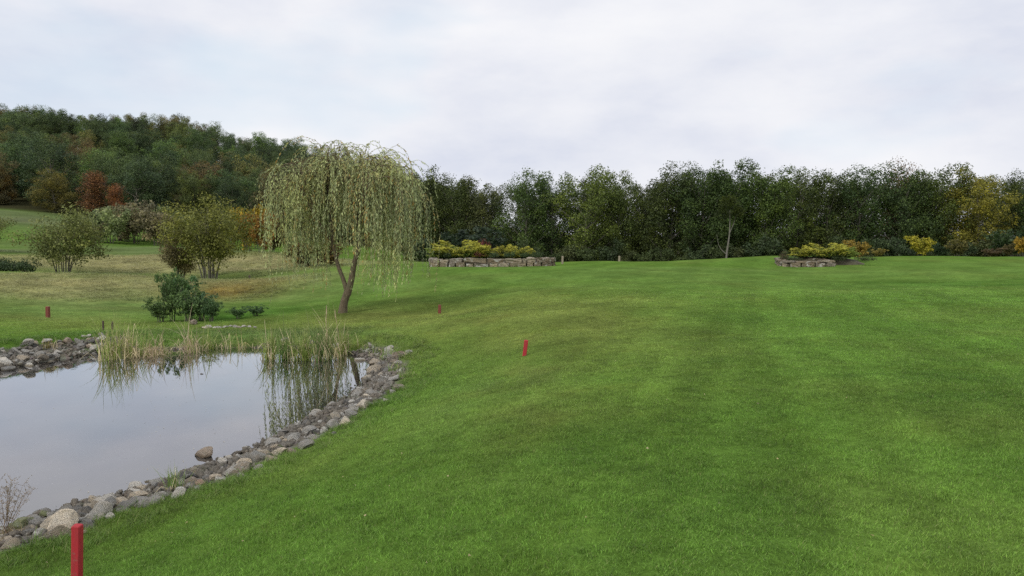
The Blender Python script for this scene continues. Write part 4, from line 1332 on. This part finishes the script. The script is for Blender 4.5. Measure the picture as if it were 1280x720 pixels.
M_JUN = leaf_mat('golden_juniper', (1.2, 1.1, .7), .2, .5, accent=(.44, .42, .06))
M_JUN2 = leaf_mat('green_juniper', (1.2, 1.1, .7), .2, .4, accent=(.22, .28, .05))
YP = 50.0
planter_wall((ax(544, YP), YP), (ax(686, YP), YP), [.30, .27], (.4, 1.2), 'curved dry stone planter wall of tan blocks on the crest behind the willow', 3.2, 4)
mound('soil_bed', (ax(615, 52.2), 52.3), 3.75, 1.9, .50, 'planted soil bed inside the curved stone wall', 0, 5)
JU = [juniper(400 + i, 3.7, 1.25, 5200) for i in range(3)]
for (ji, px, Y, s_, sx, m_, c, lab) in [
    (0, 572, 59.2, 1.45, .85, M_JUN, (.05, .10, .025), 'largest golden tipped juniper at the left of the stone planter'),
    (1, 604, 59.4, .95, .8, M_JUN, (.06, .11, .025), 'golden juniper in the middle of the stone planter'),
    (2, 553, 59.8, 1.0, .75, M_JUN2, (.05, .11, .025), 'green juniper at the left end of the stone planter by the willow'),
    (1, 630, 60.2, 1.05, .6, M_JUN2, (.03, .06, .025), 'dark juniper between the golden ones of the stone planter'),
    (0, 650, 59.8, 1.0, .7, M_JUN, (.05, .10, .025), 'golden tipped juniper at the right end of the stone planter')]:
    o = put_shrub(JU[ji], 'juniper_shrub', px, Y, c, lab, 'shrub', s=s_, sxy=sx, rz=px, leafm=m_); o.location.z += .45
GC = [shrub(420 + i, 1.3, .35, 700, .07, 6, 0, .2) for i in range(2)]
for i, (px, Y, c, lab) in enumerate([(598, 58.6, (.12, .05, .04), 'small reddish plant at the wall top below the middle juniper'), (618, 58.4, (.07, .11, .05), 'grey green cushion plant left of the planter middle'),
                                     (636, 58.4, (.055, .10, .04), 'green cushion plant right of the planter middle'), (655, 58.6, (.06, .10, .035), 'green cushion plant under the right juniper'), (672, 58.8, (.06, .095, .035), 'last green cushion plant at the right end of the wall'),
                                     (560, 58.4, (.05, .08, .03), 'low green plant at the wall top below the largest juniper')]):
    o = put_shrub(GC[i % 2], 'cushion_plant', px, Y, c, lab, 'plant', s=1.1, sxy=.9, rz=i); o.location.z += .5
for (ji, px, Y, s_, sx, lab) in [(2, 606, 60.4, .75, .5, 'small reddish bush behind the golden junipers')]:
    o = put_shrub(GC[0], 'red_leaf_bush', px, Y, (.14, .045, .045), lab, 'shrub', s=3.2, sxy=.5); o.location.z += .45

YR = 48.3
planter_wall((ax(986, YR), YR + .5), (ax(1040, YR), YR + .2), [.31, .11], (.5, 1.3), 'low row of flat grey brown stones edging the right planter', 2.0, 9, .3)
mound('soil_bed', (ax(1028, 50.8), 50.9), 2.9, 1.5, .42, 'planted soil bed behind the low stone row on the right', 0, 6)
for (ji, px, Y, s_, sx, m_, c, lab) in [
    (1, 1000, 58.3, .75, .9, M_JUN, (.06, .11, .02), 'left low golden juniper of the right planter'),
    (0, 1030, 57.8, 1.15, .85, M_JUN, (.05, .10, .02), 'widest golden juniper in the middle of the right planter'),
    (2, 1056, 57.8, .85, .9, M_JUN, (.06, .10, .02), 'golden juniper at the right end of the right planter'),
    (2, 1015, 60, .55, 1.0, M_JUN2, (.03, .06, .025), 'dark juniper behind the middle of the right planter')]:
    o = put_shrub(JU[ji], 'juniper_shrub', px, Y, c, lab, 'shrub', s=s_, sxy=sx, rz=px, leafm=m_); o.location.z += .38
o = put_shrub(YS_, 'golden_bush', 1070, 60, (.27, .20, .04), 'upright golden leaved bush at the right end of the right planter', 'bush', s=.62, sxy=.95)
o = put_shrub(GC[1], 'twiggy_plant', 981, 57.0, (.10, .09, .05), 'small twiggy plant at the left end of the right planter', 'plant', s=2.4, sxy=.35)
for i, px in enumerate((990, 1050, 1082)):
    o = put_shrub(GC[i % 2], 'cushion_plant', px, 56.7, (.06, .085, .035), 'low cushion plant on the %s of the right planter' % ('left front edge', 'middle front edge', 'right front edge')[i], 'plant', s=1.0, sxy=1.3); o.location.z += .25

# ------------------------------------------------------------------ reeds
def reeds(x, y, n, rad, h0, h1, w, green, dry, dryf, seed, lean=.25, heads=0, rady=None):
    rng = np.random.default_rng(seed)
    V, Q, Cc, Tn = [], [], [], []
    k = 0
    for i in range(n):
        px, py = rng.normal() * rad * .55, rng.normal() * (rady or rad) * .5
        isd = rng.random() < dryf
        h = rng.uniform(h0, h1) * (1.22 if rng.random() < .2 else .9) * (.75 if isd and rng.random() < .5 else 1)
        bend = abs(rng.normal()) * lean * (1.6 if isd else 1); a = rng.random() * 6.283
        dx, dy = math.cos(a) * bend, math.sin(a) * bend
        wi = w * rng.uniform(.6, 1.3); th = rng.random() * 3.14; s_ = np.array([math.cos(th), math.sin(th), 0]) * wi * .5
        segs = 6; pts = []
        brk = rng.uniform(.45, .8) if (isd and rng.random() < .5) else 2
        p = np.array([px, py, -.06]); dirv = np.array([dx * .3, dy * .3, 1.0])
        for j in range(segs + 1):
            pts.append(p.copy())
            f = (j + 1) / segs
            dirv = unit(dirv + np.array([dx, dy, -.5 * bend]) * .55 + (np.array([dx * 5, dy * 5, -2.4]) if f > brk else 0))
            p = p + dirv * h / segs
            if p[2] < .03: p[2] = .03
        z = max(0.0, 0)
        col = (np.array(dry) * rng.uniform(.75, 1.25) if isd else np.array(green) * rng.uniform(.7, 1.35))
        for j in range(segs):
            wa = 1 - (j / segs) ** 2 * .8; wb = 1 - ((j + 1) / segs) ** 2 * .95
            V += [pts[j] - s_ * wa, pts[j] + s_ * wa, pts[j + 1] + s_ * wb, pts[j + 1] - s_ * wb]
            Q.append((k, k + 1, k + 2, k + 3)); k += 4
            ft = (j / segs) ** 2
            cj = col * (1 - .35 * ft) + np.array(dry) * .35 * ft
            Cc.append((*cj, 1)); Tn.append(rng.uniform(.3, .7))
    me = mesh_np('reed_leaves', V, Q, attrs={'col': ('FACE', 'FLOAT_COLOR', Cc), 'tint': ('FACE', 'FLOAT', Tn)})
    return me, rng


RG, RD = (.21, .28, .06), (.66, .56, .34)


def reed_clump(px, py, n, wpx_, h0, h1, label, green=RG, dry=RD, dryf=.4, w=.019, lean=.17, heads=0, name='reed_clump', cat='reeds', z=0.0, deep=None):
    d = ray(px, py); t = (z - EYE) / d[2]; x, y = d[0] * t, d[1] * t
    me, rng = reeds(x, y, int(n * 1.15), wpx_ / F_PX * y / 2, h0 * 1.25, h1 * 1.22, w, green, dry, dryf, int(px * 13 + py), lean, rady=deep)
    root = empty(name, (x, y, min(z, 9)))
    tag(root, label, cat)
    link('leaves', me, M_REED, root)
    for i in range(heads):
        T = Tubes(); hx, hy = rng.normal() * wpx_ / F_PX * y * .25, rng.normal() * .2
        hh_ = h1 * rng.uniform(.95, 1.15); lx_, ly_ = rng.normal() * .08, rng.normal() * .08
        T.add([(hx, hy, -.05), (hx + lx_ * .4, hy + ly_ * .4, hh_ * .5), (hx + lx_, hy + ly_, hh_)], [.008, .007, .006], 5)
        T.add([(hx + lx_ * .9, hy + ly_ * .9, hh_ * .86), (hx + lx_ * .93, hy + ly_ * .93, hh_ * .9), (hx + lx_, hy + ly_, hh_ * 1.02), (hx + lx_ * 1.02, hy + ly_ * 1.02, hh_ * 1.06)], [.006, .014, .012, .003], 6)
        link('seed_head', T.mesh('seed_head'), M_HEAD, root)
    return root


M_HEAD = bark_mat('reed_head', (.36, .27, .16), (.48, .38, .24), 20, .003)
reed_clump(140, 449, 110, 26, .45, 1.05, 'reed clump at the left end of the far shore reeds, beside the stone bank', dryf=.45)
reed_clump(163, 446, 120, 26, .5, 1.05, 'reed clump with pale stalks second from the left on the far shore', dryf=.55)
reed_clump(186, 445, 110, 26, .4, .95, 'bent straw coloured reed clump third from the left', dryf=.85, lean=.45, dry=(.52, .42, .27))
reed_clump(203, 442, 45, 18, .3, .7, 'short thin reed clump right of the bent straw coloured one', dryf=.7, lean=.4)
reed_clump(240, 440, 90, 20, .45, 1.1, 'tall pale reed clump standing alone between the two reed beds', dryf=.85, lean=.28, dry=(.52, .43, .28))
reed_clump(258, 437, 40, 16, .3, .75, 'sparse green reeds beside the tall pale clump', dryf=.35)
reed_clump(283, 436, 14, 16, .3, .75, 'few thin reeds left of the centre of the far shore', dryf=.6)
reed_clump(300, 437, 10, 10, .4, .85, 'lone yellow reeds in the centre of the far shore', dryf=.9, dry=(.5, .42, .2))
reed_clump(337, 448, 95, 24, .4, 1.0, 'reed clump at the left end of the right reed bed', dryf=.35)
reed_clump(358, 449, 110, 24, .4, .95, 'dense green reed clump second in the right reed bed', dryf=.2, green=(.10, .18, .035))
reed_clump(380, 450, 110, 24, .45, 1.0, 'dense green reed clump in the middle of the right reed bed', dryf=.2)
reed_clump(402, 450, 120, 24, .5, 1.1, 'reed clump in front of the willow trunk reflection', dryf=.25, green=(.10, .17, .04))
reed_clump(418, 448, 60, 16, .6, 1.25, 'tallest tan stalked reeds in front of the willow', dryf=.6, heads=2)
reed_clump(430, 443, 50, 14, .35, .8, 'yellow green reed clump at the right end of the right reed bed', dryf=.3, green=(.18, .22, .04))


def land_tuft(px, py, n, wpx_, h0, h1, label, **kw):
    x, y, z = hit(px, py)
    return reed_clump(px, py, n, wpx_, h0, h1, label, z=z, **kw)


land_tuft(488, 447, 90, 26, .2, .5, 'bright green sedge tuft at the right end of the pond', green=(.17, .27, .05), dryf=.15, w=.012, name='sedge_tuft', cat='sedge', lean=.5)
land_tuft(500, 462, 70, 24, .12, .32, 'lower bright green sedge tuft below the first at the right end', green=(.16, .25, .05), dryf=.15, w=.012, name='sedge_tuft', cat='sedge', lean=.5)
for (a, b_, lab) in [(512, 446, 'highest up the bank at the right end'), (474, 442, 'at the water in the back right corner'), (462, 437, 'between the reeds and the back right corner'), (506, 472, 'lowest on the bank at the right end')]:
    land_tuft(a, b_, 60, 20, .1, .3, 'green sedge tuft ' + lab, green=(.15, .23, .05), dryf=.2, w=.012, name='sedge_tuft', cat='sedge', lean=.55)
land_tuft(445, 434, 60, 24, .2, .5, 'yellowish sedge tuft on the bank at the end of the reeds', green=(.2, .25, .05), dryf=.3, w=.012, name='sedge_tuft', cat='sedge', lean=.5)
land_tuft(219, 614, 70, 18, .20, .36, 'green sedge tuft growing among the near bank stones', green=(.16, .26, .06), dryf=.15, w=.009, name='sedge_tuft', cat='sedge', lean=.22)
land_tuft(62, 433, 40, 14, .1, .28, 'small rusty green tuft among the left bank stones', green=(.2, .17, .04), dryf=.5, w=.012, name='sedge_tuft', cat='sedge', lean=.5)
for (a, b_, lab) in [(270, 432, 'left end'), (315, 431, 'centre'), (355, 430, 'right end')]:
    land_tuft(a, b_, 110, 44, .12, .32, 'yellow green sedge fringe on the %s of the grass dam' % lab, green=(.15, .21, .04), dryf=.25, w=.012, name='sedge_tuft', cat='sedge', lean=.45, deep=.5)

# dry bare weed at the lower left edge
def dry_weed():
    rng = np.random.default_rng(9)
    x, y, z = hit(8, 672)
    root = empty('dry_weed', (x, y, z)); tag(root, 'dry bare twiggy weed at the lower left edge over the pond stones', 'weed')
    T = Tubes(); C, D = [], []
    for i in range(9):
        a = rng.normal() * .35; h = rng.uniform(.4, .68)
        e = np.array([math.sin(a) * h * .6 + .03, rng.normal() * .1, h])
        q = spline([(rng.normal() * .03, rng.normal() * .03, -.03), e * [.4, .4, .5], e], 9); T.add(q, np.linspace(.0045, .0015, 9), 4)
        for j in range(3, 9):
            for _ in range(3):
                v = unit(rng.normal(size=3) * [.8, .8, .3] + [0, 0, .8]) * rng.uniform(.05, .14)
                T.add([q[j], q[j] + v * .5 + rng.normal(size=3) * .005, q[j] + v], [.0015, .0012, .0008], 3)
                for m_ in range(5):
                    C.append(q[j] + v * rng.uniform(.4, 1.05) + rng.normal(size=3) * .008); D.append(rng.normal(size=3))
    link('stem', T.mesh('stems'), M_TWIG, root)
    c = link('seed_head', mesh_leaves('seed_heads', np.array(C), np.array(D), .012, .008, rng), M_BUSH, root); c.color = (.33, .26, .16, 1)
    me, _ = reeds(0, 0, 60, .22, .08, .24, .007, (.2, .19, .08), (.36, .28, .16), .8, 31, .7)
    link('leaves', me, M_REED, root)


M_TWIG = bark_mat('dry_twig', (.20, .14, .09), (.30, .22, .15), 20, .002)
dry_weed()

dx_, dy_ = RNG.uniform(-13, -3, 1500), RNG.uniform(7.5, 20, 1500)
k = (shore_sd(dx_, dy_) < -.25) & (fbm(dx_ / 1.6, dy_ / 1.6, 66, 3) > -.08); dx_, dy_ = dx_[k][:380], dy_[k][:380]
rg3 = np.random.default_rng(8)
fd = link('floating_debris', mesh_leaves('floating_debris', np.stack([dx_, dy_, np.full(len(dx_), .006)], -1), None, rg3.uniform(.012, .04, len(dx_)), rg3.uniform(.008, .02, len(dx_)), rg3, 0, None, np.tile([0, 0, 30.], (len(dx_), 1))), M_BUSH)
fd.color = (.5, .47, .38, 1); tag(fd, 'tiny pale leaves and flecks floating on the pond', 'debris', kind='stuff')
# fallen leaves on the lawn: nobody could count them
n = 260
y = 4 + 36 * RNG.random(n) ** 1.3; x = RNG.uniform(-.62, .68, n) * y
s = shore_sd(x, y); k = s > 1.2; x, y = x[k], y[k]
Cn = np.stack([x, y, height(x, y) + .035], -1)
rg2 = np.random.default_rng(3); Dn = rg2.normal(size=(len(x), 3)) * [1, 1, .2]
szn = rg2.uniform(.010, .022, len(x)) * (1 + y / 40)
fl = link('fallen_leaves', mesh_leaves('fallen_leaves', Cn, Dn, szn, szn * .6, rg2), M_BUSH); fl.color = (.42, .38, .24, 1)
tag(fl, 'scattered small pale fallen leaves on the lawn', 'leaves', kind='stuff')

# ------------------------------------------------------------------ sky, sun, camera
w = bpy.data.worlds.new('World'); SC.world = w; w.use_nodes = True
nt = w.node_tree; nt.nodes.clear(); b = NB(nt)
out = b.n('ShaderNodeOutputWorld'); bg = b.n('ShaderNodeBackground')
sky = b.n('ShaderNodeTexSky', sky_type='NISHITA', sun_disc=False, sun_elevation=R(42), sun_rotation=R(215))
tc = b.n('ShaderNodeTexCoord'); sp = b.n('ShaderNodeSeparateXYZ'); b.l(tc.outputs['Generated'], sp.inputs[0])
zc = b.math('ADD', b.math('MAXIMUM', sp.outputs[2], 0.0), .16)
cx = b.n('ShaderNodeCombineXYZ'); b.l(b.math('DIVIDE', sp.outputs[0], zc), cx.inputs[0]); b.l(b.math('DIVIDE', sp.outputs[1], zc), cx.inputs[1])
mpw = b.n('ShaderNodeMapping'); mpw.inputs['Scale'].default_value = (1, 1, 2.6); b.l(tc.outputs['Generated'], mpw.inputs[0])
n1 = b.noise(2.6, 6, mpw.outputs[0], .55); n2 = b.noise(5.5, 5, mpw.outputs[0], .6); n3 = b.noise(2.0, 4, mpw.outputs[0], .55)
for (gpx, gpy, gr, ga) in ((10, 88, .16, .19), (510, 88, .07, .14), (150, 118, .15, .13)):
    gd = unit(ray(gpx, gpy))
    vd = b.n('ShaderNodeVectorMath', operation='DISTANCE'); b.l(tc.outputs['Generated'], vd.inputs[0]); vd.inputs[1].default_value = tuple(gd)
    n3 = b.math('ADD', n3, b.mapr(vd.outputs['Value'], 0, gr, ga, 0))
gap = b.mapr(n3, .56, .78, 0, .7)
cl = b.mix(b.mapr(n1, .35, .65, 0, 1), (5.9, 6.2, 7.1), (7.75, 7.8, 8.1))
cl = b.mix(b.mapr(n2, .35, .7, 0, .5), cl, (7.95, 7.95, 8.1))
skc = b.mix(.75, sky.outputs[0], (5.5, 6.95, 8.1))
c = b.mix(gap, cl, skc)
b.l(c, bg.inputs[0]); bg.inputs[1].default_value = .10
b.l(bg.outputs[0], out.inputs[0])

sl = bpy.data.lights.new('sun', 'SUN'); sl.energy = 1.5; sl.angle = R(12); sl.color = (1, .96, .9)
so = bpy.data.objects.new('sun', sl); COL.objects.link(so)
so.rotation_euler = (R(90 - 42), 0, R(180 - 215))

cam = bpy.data.cameras.new('camera'); co = bpy.data.objects.new('camera', cam); COL.objects.link(co)
cam.sensor_width = 36; cam.lens = 36 * F_PX / 1280; cam.clip_end = 6000; cam.clip_start = .05
co.location = (0, 0, EYE); co.rotation_euler = (R(90) - PITCH, 0, 0)
SC.camera = co
SC.view_settings.view_transform = 'Standard'; SC.view_settings.look = 'None'; SC.view_settings.exposure = 0.25; SC.view_settings.gamma = 1
SC.cycles.use_denoising = False; SC.render.filter_size = 1.35; SC.cycles.sample_clamp_indirect = 4
SC.cycles.max_bounces = 8; SC.cycles.transparent_max_bounces = 8; SC.cycles.diffuse_bounces = 3
